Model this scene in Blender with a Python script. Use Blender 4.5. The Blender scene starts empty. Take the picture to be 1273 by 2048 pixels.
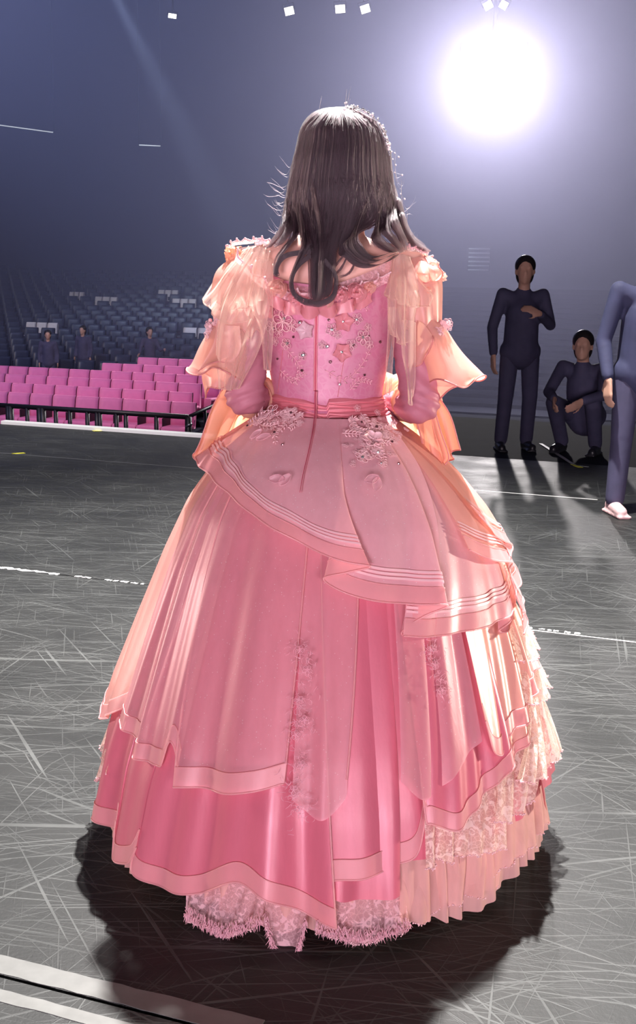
import bpy, bmesh, math, random
import numpy as np
from mathutils import Vector, Matrix

random.seed(7)
rng = np.random.default_rng(7)
SC = bpy.context.scene
COL = SC.collection
PI = math.pi

# ------------------------------------------------------------------ camera
W, H, F = 1273.0, 2048.0, 2200.0
HC, TILT, ROLL = 1.29, math.radians(11.66), math.radians(1.15)
CAM = np.array([0.0, 0.0, HC])
_fw = np.array([0, math.cos(TILT), -math.sin(TILT)])
_r0 = np.array([1.0, 0, 0])
_u0 = np.array([0, math.sin(TILT), math.cos(TILT)])
_rt = _r0 * math.cos(ROLL) + _u0 * math.sin(ROLL)
_up = -_r0 * math.sin(ROLL) + _u0 * math.cos(ROLL)
cam_d = bpy.data.cameras.new('camera')
cam_d.sensor_fit = 'VERTICAL'
cam_d.sensor_height = 24.0
cam_d.lens = 24.0 * F / H
cam_d.clip_start = 0.05
cam_d.clip_end = 200
cam = bpy.data.objects.new('camera', cam_d)
cam.matrix_world = Matrix(((_rt[0], _up[0], -_fw[0], 0), (_rt[1], _up[1], -_fw[1], 0), (_rt[2], _up[2], -_fw[2], HC), (0, 0, 0, 1)))
COL.objects.link(cam)
SC.camera = cam

def ray(px, py):
    d = _fw * F + _rt * (px - W / 2) - _up * (py - H / 2)
    return d / np.linalg.norm(d)

def P(px, py, Y):
    """real point on the sight line of a measured pixel, at world depth Y"""
    d = ray(px, py)
    return CAM + d * (Y / d[1])

def FL(px, py, z=0.0):
    d = ray(px, py)
    return CAM + d * ((z - HC) / d[2])

# ------------------------------------------------------------------ world, lights, exposure
wd = bpy.data.worlds.new('hall_ambient')
SC.world = wd
wd.use_nodes = True
wd.node_tree.nodes['Background'].inputs[0].default_value = (0.10, 0.12, 0.22, 1)
wd.node_tree.nodes['Background'].inputs[1].default_value = 0.10
SC.view_settings.view_transform = 'Standard'
SC.view_settings.look = 'None'
SC.view_settings.exposure = 0.0
SC.view_settings.gamma = 1.0
SC.view_settings.use_curve_mapping = False
SC.cycles.use_denoising = True
SC.cycles.transparent_max_bounces = 24
SC.cycles.max_bounces = 8
SC.cycles.volume_bounces = 1
SC.cycles.sample_clamp_indirect = 4.0

def spot(name, loc, target, power, color, angle, size, blend=0.3):
    l = bpy.data.lights.new(name, 'SPOT')
    l.energy = power
    l.color = color
    l.spot_size = math.radians(angle)
    l.spot_blend = blend
    l.shadow_soft_size = size
    o = bpy.data.objects.new(name, l)
    o.location = loc
    o.rotation_euler = (Vector(target) - Vector(loc)).to_track_quat('-Z', 'Y').to_euler()
    COL.objects.link(o)
    return o

PY = 2.5                       # depth of the performer
FOLLOW = P(985, 162, 30.0)     # the big follow spot out in the hall
spot('follow_spot_beam', FOLLOW - np.array([0.0, 0.5, 0.05]), (0, 2.5, 1.0), 6900, (1.0, 0.93, 1.0), 110, 0.25)
spot('key_back_light', (0.35, 5.35, 6.9), (0.0, 1.6, 0.0), 13000, (1.0, 0.97, 0.94), 108, 0.08, 1.0)
spot('side_light_right', (6.5, 3.5, 1.25), (0.2, 2.5, 0.75), 1500, (1.0, 0.88, 0.72), 40, 0.15, 0.8)
spot('side_light_left', (-5.6, 4.3, 1.25), (-0.2, 2.5, 0.75), 750, (1.0, 0.80, 0.70), 50, 0.15, 0.8)
spot('added_front_fill', (-1.2, -6.0, 0.65), (0, 2.5, 0.9), 2500, (1.0, 0.82, 0.97), 60, 1.0)  # unseen fill added behind the camera to light the gown's back
spot('added_front_fill_low', (2.4, -5.0, 0.55), (0, 2.5, 0.9), 900, (1.0, 0.86, 0.95), 60, 0.8)  # second unseen fill added behind the camera, from the right
spot('added_blue_fill', (-13, 9.5, 11), (-10, 36, -1.5), 4500, (0.42, 0.52, 1.0), 85, 0.5, 0.8)  # unseen blue lamp added to tint the haze and seats at left
spot('pink_seat_wash', (-3.0, 8.5, 9.0), (-7.0, 21.0, -1.2), 5500, (1.0, 0.82, 0.86), 42, 0.4, 0.6)
spot('added_stand_fill', (-9, 16, 15), (-11, 44, -0.4), 5200, (1.0, 0.92, 0.92), 50, 0.4, 0.8)  # unseen lamp added to brighten the white seats on the stand
spot('added_edge_fill', (-3.4, 7.2, 5.5), (-3.0, 10.2, 0.0), 1800, (1.0, 0.98, 1.0), 60, 0.2, 0.8)  # unseen lamp added to whiten the left stage edge
_b0 = P(205, -60, 24.0)
spot('house_beam', _b0, P(400, 330, 26.0), 6000, (0.70, 0.86, 1.0), 13, 0.1, 1.0)
spot('added_haze_tint_light', (-24, 26, 13), (6, 40, 9.5), 34000, (0.45, 0.56, 1.0), 70, 0.5, 1.0)  # unseen blue lamp added to colour the upper haze

# ------------------------------------------------------------------ materials
def mat_new(name):
    m = bpy.data.materials.new(name)
    m.use_nodes = True
    nt = m.node_tree
    nt.nodes.clear()
    out = nt.nodes.new('ShaderNodeOutputMaterial')
    return m, nt, out

def nd(nt, typ, **kw):
    n = nt.nodes.new(typ)
    for k, v in kw.items():
        if k in n.inputs.keys():
            n.inputs[k].default_value = v
        else:
            setattr(n, k, v)
    return n

def c4(c):
    return (c[0], c[1], c[2], 1.0)

def mix_rgb(nt, fac, a, b, mode='MIX'):
    n = nt.nodes.new('ShaderNodeMix')
    n.data_type = 'RGBA'
    n.blend_type = mode
    for sock, v in ((n.inputs[0], fac), (n.inputs[6], a), (n.inputs[7], b)):
        if isinstance(v, (int, float)):
            sock.default_value = v
        elif isinstance(v, tuple):
            sock.default_value = c4(v)
        else:
            nt.links.new(v, sock)
    return n.outputs[2]

def math_n(nt, op, a, b=None, clamp=False):
    n = nt.nodes.new('ShaderNodeMath')
    n.operation = op
    n.use_clamp = clamp
    for i, v in enumerate((a, b)):
        if v is None:
            continue
        if isinstance(v, (int, float)):
            n.inputs[i].default_value = v
        else:
            nt.links.new(v, n.inputs[i])
    return n.outputs[0]

def ramp(nt, fac, stops):
    n = nt.nodes.new('ShaderNodeValToRGB')
    e = n.color_ramp.elements
    while len(e) < len(stops):
        e.new(0.5)
    for k, (p, c) in enumerate(stops):
        e[k].position = p
        e[k].color = c4(c) if len(c) == 3 else c
    nt.links.new(fac, n.inputs[0])
    return n.outputs[0]

def obj_coord(nt, scale=(1, 1, 1), rot=(0, 0, 0)):
    tc = nt.nodes.new('ShaderNodeTexCoord')
    mp = nt.nodes.new('ShaderNodeMapping')
    mp.inputs['Scale'].default_value = scale
    mp.inputs['Rotation'].default_value = rot
    nt.links.new(tc.outputs['Object'], mp.inputs[0])
    return mp.outputs[0]

def plain(name, col, rough=0.6, metal=0.0, spec=0.5, emit=None, noise=0.0, nscale=20, coat=0.0):
    m, nt, out = mat_new(name)
    b = nd(nt, 'ShaderNodeBsdfPrincipled')
    b.inputs['Base Color'].default_value = c4(col)
    b.inputs['Roughness'].default_value = rough
    b.inputs['Metallic'].default_value = metal
    b.inputs['Specular IOR Level'].default_value = spec
    b.inputs['Coat Weight'].default_value = coat
    if noise:
        t = nd(nt, 'ShaderNodeTexNoise', Scale=nscale, Detail=4.0)
        nt.links.new(obj_coord(nt), t.inputs['Vector'])
        c = mix_rgb(nt, t.outputs[0], tuple(x * (1 - noise) for x in col), tuple(min(1, x * (1 + noise)) for x in col))
        nt.links.new(c, b.inputs['Base Color'])
    if emit:
        b.inputs['Emission Color'].default_value = c4(emit[0])
        b.inputs['Emission Strength'].default_value = emit[1]
    nt.links.new(b.outputs[0], out.inputs[0])
    return m

def fabric(name, col, alpha=1.0, transl=0.4, tcol=None, rough=0.45, gloss=0.25, sheen=0.3, glitter=0.0, streak=0.15, lace=0.0, lace_scale=45.0, lcol=(0.97, 0.88, 0.84)):
    """cloth: diffuse + light passing through + soft sheen, woven grain, optional sheerness, sequins and lace figuring"""
    m, nt, out = mat_new(name)
    tcol = tcol or col
    co = obj_coord(nt)
    base = col
    # grain along the drop of the cloth
    n1 = nd(nt, 'ShaderNodeTexNoise', Scale=7.0, Detail=5.0, Roughness=0.6)
    nt.links.new(obj_coord(nt, (9, 9, 0.8)), n1.inputs['Vector'])
    colr = mix_rgb(nt, n1.outputs[0], tuple(x * (1 - streak) for x in col), tuple(min(1.0, x * (1 + streak)) for x in col))
    alpha_s = None
    if lace:
        v1 = nd(nt, 'ShaderNodeTexVoronoi', Scale=lace_scale)
        v1.feature = 'DISTANCE_TO_EDGE'
        nt.links.new(co, v1.inputs['Vector'])
        n2 = nd(nt, 'ShaderNodeTexNoise', Scale=lace_scale * 0.42, Detail=3.0, Distortion=1.6)
        nt.links.new(co, n2.inputs['Vector'])
        fig = ramp(nt, n2.outputs[0], [(0.50, (0, 0, 0)), (0.56, (1, 1, 1))])
        edge = ramp(nt, v1.outputs['Distance'], [(0.05, (1, 1, 1)), (0.11, (0, 0, 0))])
        pat = math_n(nt, 'MAXIMUM', fig, math_n(nt, 'MULTIPLY', edge, 0.75))
        colr = mix_rgb(nt, math_n(nt, 'MULTIPLY', pat, 0.55 * lace), colr, lcol)
        if alpha < 1.0:
            alpha_s = math_n(nt, 'MAXIMUM', math_n(nt, 'MULTIPLY', pat, 0.93), alpha)
    if glitter:
        v = nd(nt, 'ShaderNodeTexVoronoi', Scale=210.0)
        nt.links.new(co, v.inputs['Vector'])
        dots = math_n(nt, 'LESS_THAN', v.outputs['Distance'], 0.20)
        sel = nd(nt, 'ShaderNodeSeparateColor')
        nt.links.new(v.outputs['Color'], sel.inputs[0])
        pick = math_n(nt, 'GREATER_THAN', sel.outputs[0], 1.0 - glitter)
        sp = math_n(nt, 'MULTIPLY', dots, pick)
        colr = mix_rgb(nt, sp, colr, (1.0, 0.93, 0.92))
    d = nd(nt, 'ShaderNodeBsdfDiffuse')
    nt.links.new(colr, d.inputs[0])
    t = nd(nt, 'ShaderNodeBsdfTranslucent')
    t.inputs[0].default_value = c4(tcol)
    mx = nd(nt, 'ShaderNodeMixShader')
    mx.inputs[0].default_value = transl
    nt.links.new(d.outputs[0], mx.inputs[1])
    nt.links.new(t.outputs[0], mx.inputs[2])
    g = nd(nt, 'ShaderNodeBsdfGlossy') if False else nd(nt, 'ShaderNodeBsdfAnisotropic')
    g.inputs['Roughness'].default_value = rough
    g.inputs['Color'].default_value = c4(tuple(0.5 + 0.5 * x for x in col))
    fr = nd(nt, 'ShaderNodeLayerWeight')
    fr.inputs[0].default_value = 0.35
    gf = math_n(nt, 'MULTIPLY', math_n(nt, 'ADD', fr.outputs['Facing'], 0.25), gloss, True)
    m2 = nd(nt, 'ShaderNodeMixShader')
    nt.links.new(gf, m2.inputs[0])
    nt.links.new(mx.outputs[0], m2.inputs[1])
    nt.links.new(g.outputs[0], m2.inputs[2])
    # fine weave relief
    bn = nd(nt, 'ShaderNodeTexNoise', Scale=60.0, Detail=3.0)
    nt.links.new(obj_coord(nt, (3, 3, 0.6)), bn.inputs['Vector'])
    bp = nd(nt, 'ShaderNodeBump', Strength=0.08, Distance=0.003)
    nt.links.new(bn.outputs[0], bp.inputs['Height'])
    for s in (d, t, g):
        nt.links.new(bp.outputs[0], s.inputs['Normal'])
    last = m2.outputs[0]
    if alpha < 1.0:
        tr = nd(nt, 'ShaderNodeBsdfTransparent')
        m3 = nd(nt, 'ShaderNodeMixShader')
        if alpha_s is None:
            # seen edge-on a sheer weave closes up
            alpha_s = math_n(nt, 'ADD', math_n(nt, 'MULTIPLY', fr.outputs['Facing'], (1 - alpha) * 0.9), alpha, True)
        nt.links.new(alpha_s, m3.inputs[0])
        nt.links.new(tr.outputs[0], m3.inputs[1])
        nt.links.new(last, m3.inputs[2])
        last = m3.outputs[0]
    nt.links.new(last, out.inputs[0])
    return m

M = {}
M['satin'] = fabric('rose_satin', (0.66, 0.150, 0.215), 1.0, 0.22, (0.85, 0.28, 0.28), rough=0.38, gloss=0.30, streak=0.10)
M['satin_in'] = fabric('rose_lining', (0.60, 0.13, 0.19), 1.0, 0.15, (0.8, 0.25, 0.25), rough=0.5, gloss=0.15)
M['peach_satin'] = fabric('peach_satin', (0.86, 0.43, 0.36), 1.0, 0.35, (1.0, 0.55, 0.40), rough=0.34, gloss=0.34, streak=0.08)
M['organza'] = fabric('sheer_organza', (0.80, 0.39, 0.45), 0.50, 0.35, (1.0, 0.58, 0.52), rough=0.4, gloss=0.22, glitter=0.14)
M['organza_peplum'] = fabric('peplum_organza', (0.95, 0.51, 0.56), 0.78, 0.30, (1.0, 0.58, 0.52), rough=0.4, gloss=0.22, glitter=0.14)
M['band'] = fabric('organza_band', (0.86, 0.43, 0.46), 0.58, 0.35, (1.0, 0.6, 0.52), rough=0.4, gloss=0.25, streak=0.05)
M['ribbon'] = fabric('satin_ribbon', (0.93, 0.58, 0.60), 1.0, 0.2, rough=0.3, gloss=0.4, streak=0.03)
M['bodice'] = fabric('bodice_jacquard', (0.58, 0.18, 0.29), 1.0, 0.10, rough=0.45, gloss=0.28, lace=0.14, lace_scale=60.0, streak=0.05)
M['sash'] = fabric('sash_satin', (0.68, 0.19, 0.23), 1.0, 0.12, rough=0.36, gloss=0.4, streak=0.06)
M['crease'] = fabric('zip_crease', (0.50, 0.07, 0.12), 1.0, 0.05, rough=0.5, gloss=0.2)
M['tulle'] = fabric('glitter_tulle', (0.88, 0.64, 0.58), 0.22, 0.50, (1.0, 0.84, 0.70), rough=0.5, gloss=0.12, glitter=0.22)
M['tulle_dense'] = fabric('corner_tulle', (0.86, 0.74, 0.74), 0.46, 0.45, (1.0, 0.86, 0.78), rough=0.5, gloss=0.12, glitter=0.3)
M['lace'] = fabric('cream_lace', (0.86, 0.60, 0.53), 0.50, 0.45, (1.0, 0.80, 0.66), rough=0.6, gloss=0.08, lace=1.0, lace_scale=110.0)
M['lace_pink'] = fabric('pink_lace', (0.84, 0.46, 0.50), 0.55, 0.40, (1.0, 0.66, 0.6), rough=0.6, gloss=0.08, lace=1.0, lace_scale=120.0, lcol=(0.96, 0.66, 0.70))
M['petticoat'] = fabric('petticoat_tulle', (0.82, 0.46, 0.43), 0.86, 0.40, (1.0, 0.66, 0.55), rough=0.6, gloss=0.06, streak=0.25)
M['sleeve'] = fabric('sleeve_organza', (0.88, 0.49, 0.45), 0.80, 0.55, (1.0, 0.70, 0.54), rough=0.42, gloss=0.2, streak=0.06)
M['sleeve_edge'] = fabric('sleeve_rolled_edge', (0.70, 0.27, 0.25), 1.0, 0.3, rough=0.45, gloss=0.2)
M['glove'] = fabric('fitted_sleeve', (0.47, 0.17, 0.22), 1.0, 0.10, rough=0.5, gloss=0.12, streak=0.05)
M['petal'] = fabric('organza_petal', (0.82, 0.33, 0.37), 0.9, 0.35, (1.0, 0.55, 0.5), rough=0.4, gloss=0.25)
M['petal_pale'] = fabric('pale_petal', (0.80, 0.55, 0.60), 0.9, 0.3, rough=0.4, gloss=0.25, glitter=0.2)
M['applique'] = fabric('lace_thread', (0.90, 0.58, 0.60), 1.0, 0.25, rough=0.5, gloss=0.15, streak=0.05)
M['motif'] = fabric('lace_motif_thread', (0.90, 0.46, 0.54), 1.0, 0.25, rough=0.5, gloss=0.2)
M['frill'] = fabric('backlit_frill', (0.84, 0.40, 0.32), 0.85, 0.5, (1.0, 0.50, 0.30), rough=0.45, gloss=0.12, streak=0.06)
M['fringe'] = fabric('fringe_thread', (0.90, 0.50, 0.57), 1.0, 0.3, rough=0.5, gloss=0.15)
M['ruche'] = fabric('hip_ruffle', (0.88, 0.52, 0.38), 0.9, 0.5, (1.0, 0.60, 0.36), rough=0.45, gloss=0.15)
M['petal_sheer'] = fabric('sheer_petal', (0.90, 0.52, 0.58), 0.42, 0.35, rough=0.4, gloss=0.35)
M['gem'] = plain('crystal', (0.92, 0.90, 0.92), 0.08, 0.9)
M['gem_dark'] = plain('smoky_crystal', (0.16, 0.07, 0.08), 0.10, 0.6)
M['pearl'] = plain('pearl', (0.93, 0.80, 0.78), 0.22, 0.0, 0.6, coat=0.5)
M['skin'] = plain('skin', (0.72, 0.40, 0.32), 0.5, noise=0.05)
M['skin_far'] = plain('skin_far', (0.62, 0.36, 0.26), 0.5)
M['hazed_black_cloth'] = plain('hazed_black_clothing', (0.065, 0.062, 0.12), 0.8, noise=0.3, nscale=12)  # black cloth lifted towards blue: the haze veil is put into its colour
M['navy_cloth'] = plain('navy_clothing', (0.040, 0.044, 0.10), 0.8, noise=0.3, nscale=12)
M['black_hair'] = plain('black_hair', (0.02, 0.016, 0.016), 0.4, noise=0.3, nscale=80)
M['shoe_black'] = plain('black_shoe', (0.02, 0.02, 0.025), 0.35)
M['shoe_pink'] = plain('pale_pink_shoe', (0.80, 0.52, 0.52), 0.5, noise=0.06)
M['seat_dark'] = plain('navy_seat', (0.026, 0.032, 0.062), 0.4, noise=0.2)
M['seat_pink'] = plain('pink_seat_cover', (0.80, 0.21, 0.44), 0.6, noise=0.10, nscale=6)
M['seat_white'] = plain('white_seat_cover', (0.92, 0.82, 0.80), 0.6)
M['metal_black'] = plain('black_metal', (0.015, 0.014, 0.02), 0.45, 0.2)
M['tier'] = plain('dark_riser', (0.018, 0.020, 0.036), 0.95, spec=0.1, noise=0.25, nscale=3)
M['wall'] = plain('dark_wall', (0.05, 0.055, 0.085), 0.85, noise=0.15, nscale=0.8)
M['white_trim'] = plain('white_edge', (0.85, 0.84, 0.82), 0.5)
M['tape_white'] = plain('white_tape', (0.75, 0.75, 0.72), 0.5, noise=0.25, nscale=30)
M['tape_pale'] = plain('clear_tape', (0.12, 0.12, 0.115), 0.40, noise=0.35, nscale=25)
M['tape_yellow'] = plain('yellow_tape', (0.85, 0.80, 0.05), 0.5)
M['lamp_glow'] = plain('lamp_glow', (0.9, 0.9, 0.9), 0.3, emit=((1.0, 0.93, 0.90), 3.0))
M['strip_glow'] = plain('strip_glow', (0.9, 0.9, 0.9), 0.3, emit=((0.75, 0.82, 1.0), 0.55))
M['follow_glow'] = plain('follow_spot_lens', (1, 1, 1), 0.2, emit=((1.0, 0.97, 1.0), 60.0))
M['steel'] = plain('grey_steel', (0.35, 0.35, 0.38), 0.35, 0.8)

def hair_mat():
    m, nt, out = mat_new('dark_brown_hair')
    h = nd(nt, 'ShaderNodeBsdfHairPrincipled')
    h.parametrization = 'COLOR'
    h.inputs['Color'].default_value = (0.028, 0.0165, 0.020, 1)
    h.inputs['Roughness'].default_value = 0.46
    h.inputs['Radial Roughness'].default_value = 0.45
    nt.links.new(h.outputs[0], out.inputs[0])
    return m
M['hair'] = hair_mat()
M['hair_cap'] = plain('hair_under', (0.030, 0.017, 0.017), 0.5, noise=0.2, nscale=60)

def floor_mat():
    """scuffed black dance vinyl: many crossing pale scratches, smears and grit"""
    m, nt, out = mat_new('scuffed_stage_vinyl')
    acc = None
    k = 0
    for ang, sx, sy, lo, hi, wgt in ((6, 1.0, 110, 0.655, 0.71, 1.0), (-12, 0.8, 100, 0.665, 0.72, .9), (12, 1.6, 150, .64, .70, .8), (-3, 1.3, 130, .65, .71, .9), (33, 1.6, 80, 0.68, 0.72, .9), (62, 1.3, 75, 0.68, 0.72, .9),
                                     (-48, 1.5, 85, 0.69, 0.73, .8), (-78, 1.2, 70, 0.69, 0.73, .8), (18, 2.6, 110, 0.655, 0.70, .6), (-25, 2.2, 110, 0.66, 0.71, .6),
                                     (78, 2.6, 120, 0.67, 0.71, .6), (48, 3.4, 140, 0.66, 0.70, .5), (-62, 3.0, 140, 0.67, 0.70, .5), (0, .55, 34, 0.67, 0.72, .8)):
        k += 1
        tc = nt.nodes.new('ShaderNodeTexCoord')
        mp = nt.nodes.new('ShaderNodeMapping')
        mp.vector_type = 'POINT'
        mp.inputs['Rotation'].default_value = (0, 0, math.radians(ang))
        nt.links.new(tc.outputs['Object'], mp.inputs[0])
        mp2 = nt.nodes.new('ShaderNodeMapping')
        mp2.inputs['Scale'].default_value = (sx, sy, 1)
        mp2.inputs['Location'].default_value = (k * 3.7, k * 11.3, k)
        nt.links.new(mp.outputs[0], mp2.inputs[0])
        n = nd(nt, 'ShaderNodeTexNoise', Scale=1.0, Detail=1.5, Roughness=0.4)
        nt.links.new(mp2.outputs[0], n.inputs['Vector'])
        r = ramp(nt, n.outputs[0], [(lo, (0, 0, 0)), (hi, (wgt, wgt, wgt))])
        acc = r if acc is None else math_n(nt, 'MAXIMUM', acc, r)
    patch = nd(nt, 'ShaderNodeTexNoise', Scale=2.4, Detail=6.0, Roughness=0.65)
    nt.links.new(obj_coord(nt), patch.inputs['Vector'])
    pr = ramp(nt, patch.outputs[0], [(0.38, (0.35, 0.35, 0.35)), (0.66, (1, 1, 1))])
    acc = math_n(nt, 'MULTIPLY', acc, pr)
    grit = nd(nt, 'ShaderNodeTexNoise', Scale=90.0, Detail=4.0, Roughness=0.7)
    nt.links.new(obj_coord(nt), grit.inputs['Vector'])
    base = mix_rgb(nt, patch.outputs[0], (0.004, 0.0042, 0.0043), (0.017, 0.0174, 0.0171))
    base = mix_rgb(nt, math_n(nt, 'MULTIPLY', grit.outputs[0], 0.5), base, (0.02, 0.0206, 0.02))
    colr = mix_rgb(nt, math_n(nt, 'MULTIPLY', acc, 0.7), base, (0.12, 0.124, 0.122))
    b = nd(nt, 'ShaderNodeBsdfPrincipled')
    nt.links.new(colr, b.inputs['Base Color'])
    rr = ramp(nt, patch.outputs[0], [(0.3, (0.48, 0.48, 0.48)), (0.7, (0.64, 0.64, 0.64))])
    nt.links.new(rr, b.inputs['Roughness'])
    b.inputs['Specular IOR Level'].default_value = 0.27
    bp = nd(nt, 'ShaderNodeBump', Strength=0.35, Distance=0.003)
    hh = math_n(nt, 'ADD', acc, math_n(nt, 'MULTIPLY', grit.outputs[0], 0.7))
    nt.links.new(hh, bp.inputs['Height'])
    nt.links.new(bp.outputs[0], b.inputs['Normal'])
    nt.links.new(b.outputs[0], out.inputs[0])
    return m
M['floor'] = floor_mat()
M['floor_far'] = plain('black_carpet', (0.030, 0.031, 0.040), 0.95, spec=0.15, noise=0.2, nscale=5)

# ------------------------------------------------------------------ object helpers
WLOC = {}

def tag(o, label=None, cat=None, group=None, kind=None):
    if label: o['label'] = label
    if cat: o['category'] = cat
    if group: o['group'] = group
    if kind: o['kind'] = kind
    return o

def empty(name, loc, label=None, cat=None, group=None):
    o = bpy.data.objects.new(name, None)
    o.empty_display_size = 0.1
    o.location = Vector(loc)
    COL.objects.link(o)
    WLOC[o.name] = np.array(loc, float)
    tag(o, label, cat, group)
    return o

def mesh_obj(name, verts, faces, mat, parent=None, smooth=True, label=None, mats=None):
    v = np.asarray(verts, float)
    off = WLOC.get(parent.name, np.zeros(3)) if parent is not None else np.zeros(3)
    me = bpy.data.meshes.new(name)
    me.from_pydata([tuple(x) for x in (v - off)], [], [tuple(int(i) for i in f) for f in faces])
    me.materials.append(mat)
    if smooth:
        me.polygons.foreach_set('use_smooth', [True] * len(me.polygons))
    me.update()
    o = bpy.data.objects.new(name, me)
    COL.objects.link(o)
    if parent is not None:
        o.parent = parent
        WLOC[o.name] = off
    else:
        WLOC[o.name] = np.zeros(3)
    if label:
        o['label'] = label
    return o

class MB:
    """collects simple shapes into one mesh"""
    def __init__(s):
        s.v, s.f = [], []
    def add(s, v, f):
        n = len(s.v)
        s.v.extend([tuple(x) for x in v])
        s.f.extend([tuple(i + n for i in q) for q in f])
        return s
    def grid(s, G, cu=False, cv=False):
        v, f = grid_faces(G, cu, cv)
        return s.add(v, f)
    def box(s, c, d, R=None, bev=0.0):
        c = np.array(c, float)
        hx, hy, hz = [x / 2 for x in d]
        if bev:
            b = min(bev, hx * .9, hy * .9, hz * .9)
            bm = bmesh.new()
            bmesh.ops.create_cube(bm, size=1.0)
            for q in bm.verts:
                q.co = Vector((q.co.x * 2 * hx, q.co.y * 2 * hy, q.co.z * 2 * hz))
            bmesh.ops.bevel(bm, geom=list(bm.edges), offset=b, segments=2, affect='EDGES', profile=0.5)
            bm.verts.index_update()
            v = [np.array(q.co) for q in bm.verts]
            f = [tuple(x.index for x in p.verts) for p in bm.faces]
            bm.free()
        else:
            v = [np.array((x * hx, y * hy, z * hz)) for x in (-1, 1) for y in (-1, 1) for z in (-1, 1)]
            f = [(0, 1, 3, 2), (4, 6, 7, 5), (0, 4, 5, 1), (2, 3, 7, 6), (0, 2, 6, 4), (1, 5, 7, 3)]
        if R is not None:
            v = [R @ q for q in v]
        return s.add([c + q for q in v], f)
    def tube(s, pts, r, n=8, cap=True, taper=None):
        pts = np.asarray(pts, float)
        m = len(pts)
        rr = np.full(m, r) if np.isscalar(r) else np.asarray(r, float)
        T = np.gradient(pts, axis=0)
        T /= np.maximum(np.linalg.norm(T, axis=1, keepdims=True), 1e-9)
        a = np.array([0, 0, 1.0]) if abs(T[0][2]) < 0.9 else np.array([1.0, 0, 0])
        u = np.cross(T[0], a); u /= np.linalg.norm(u)
        G = np.zeros((m, n, 3))
        for i in range(m):
            u = u - T[i] * np.dot(u, T[i])
            u /= max(np.linalg.norm(u), 1e-9)
            w = np.cross(T[i], u)
            for j in range(n):
                an = 2 * PI * j / n
                G[i, j] = pts[i] + rr[i] * (u * math.cos(an) + w * math.sin(an))
        k = len(s.v)
        s.grid(G, False, True)
        if cap:
            s.f.append(tuple(k + j for j in range(n))[::-1])
            s.f.append(tuple(k + (m - 1) * n + j for j in range(n)))
        return s
    def ball(s, c, r, nu=8, nv=6, R=None):
        c = np.array(c, float)
        r = np.array([r, r, r]) if np.isscalar(r) else np.array(r, float)
        G = np.zeros((nv + 1, nu, 3))
        for i in range(nv + 1):
            ph = PI * i / nv
            for j in range(nu):
                th = 2 * PI * j / nu
                q = r * np.array([math.sin(ph) * math.cos(th), math.sin(ph) * math.sin(th), math.cos(ph)])
                G[i, j] = c + (R @ q if R is not None else q)
        return s.grid(G, False, True)
    def lathe(s, c, prof, n=24, axis=None):
        """prof: (radius, height along axis)"""
        c = np.array(c, float)
        ax = np.array([0, 0, 1.0]) if axis is None else np.array(axis, float) / np.linalg.norm(axis)
        a = np.array([1.0, 0, 0]) if abs(ax[0]) < 0.9 else np.array([0, 1.0, 0])
        u = np.cross(ax, a); u /= np.linalg.norm(u); w = np.cross(ax, u)
        G = np.array([[c + ax * h + r * (u * math.cos(2 * PI * j / n) + w * math.sin(2 * PI * j / n)) for j in range(n)] for r, h in prof])
        return s.grid(G, False, True)
    def obj(s, name, mat, parent=None, smooth=True, label=None):
        return mesh_obj(name, s.v, s.f, mat, parent, smooth, label)

def grid_faces(G, cu=False, cv=False):
    G = np.asarray(G, float)
    n, m = G.shape[:2]
    f = []
    for i in range(n if cu else n - 1):
        i2 = (i + 1) % n
        for j in range(m if cv else m - 1):
            j2 = (j + 1) % m
            f.append((i * m + j, i * m + j2, i2 * m + j2, i2 * m + j))
    return G.reshape(-1, 3), f

def cr(pts, n):
    """Catmull-Rom resample, pts (k,d) -> (n,d), uniform in index"""
    p = np.asarray(pts, float)
    k = len(p)
    if k == 2:
        t = np.linspace(0, 1, n)[:, None]
        return p[0] * (1 - t) + p[1] * t
    q = np.vstack([2 * p[0] - p[1], p, 2 * p[-1] - p[-2]])
    out = np.zeros((n, p.shape[1]))
    for a, t in enumerate(np.linspace(0, k - 1, n)):
        i = min(int(t), k - 2)
        u = t - i
        p0, p1, p2, p3 = q[i], q[i + 1], q[i + 2], q[i + 3]
        out[a] = 0.5 * (2 * p1 + (-p0 + p2) * u + (2 * p0 - 5 * p1 + 4 * p2 - p3) * u * u + (-p0 + 3 * p1 - 3 * p2 + p3) * u ** 3)
    return out

def PX(pts):
    return np.array([P(*q) for q in pts])

def ordinal(n):
    return ['first', 'second', 'third', 'fourth', 'fifth', 'sixth', 'seventh', 'eighth', 'ninth', 'tenth', 'eleventh', 'twelfth', 'thirteenth', 'fourteenth', 'fifteenth', 'sixteenth', 'seventeenth', 'eighteenth', 'nineteenth', 'twentieth', 'twenty-first', 'twenty-second', 'twenty-third', 'twenty-fourth', 'twenty-fifth', 'twenty-sixth'][n]
# ------------------------------------------------------------------ the setting: stage, stands, hall
_vp = _fw * F + _rt * (-6000 - W / 2) - _up * (437 - H / 2)
E1 = np.array([_vp[0], _vp[1], 0.0]); E1 /= np.linalg.norm(E1)     # along the stage edge, to the left
E1 = -E1                                                          # to the right
E2 = np.array([-E1[1], E1[0], 0.0])                               # away, into the hall
if E2[1] < 0: E2 = -E2
RZ = math.atan2(E1[1], E1[0])
RM = np.array([[math.cos(RZ), -math.sin(RZ), 0], [math.sin(RZ), math.cos(RZ), 0], [0, 0, 1.0]])
def uv(p): return float(np.dot(p, E1)), float(np.dot(p, E2))
def W3(u, v, z=0.0): return E1 * u + E2 * v + np.array([0, 0, z])

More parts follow.
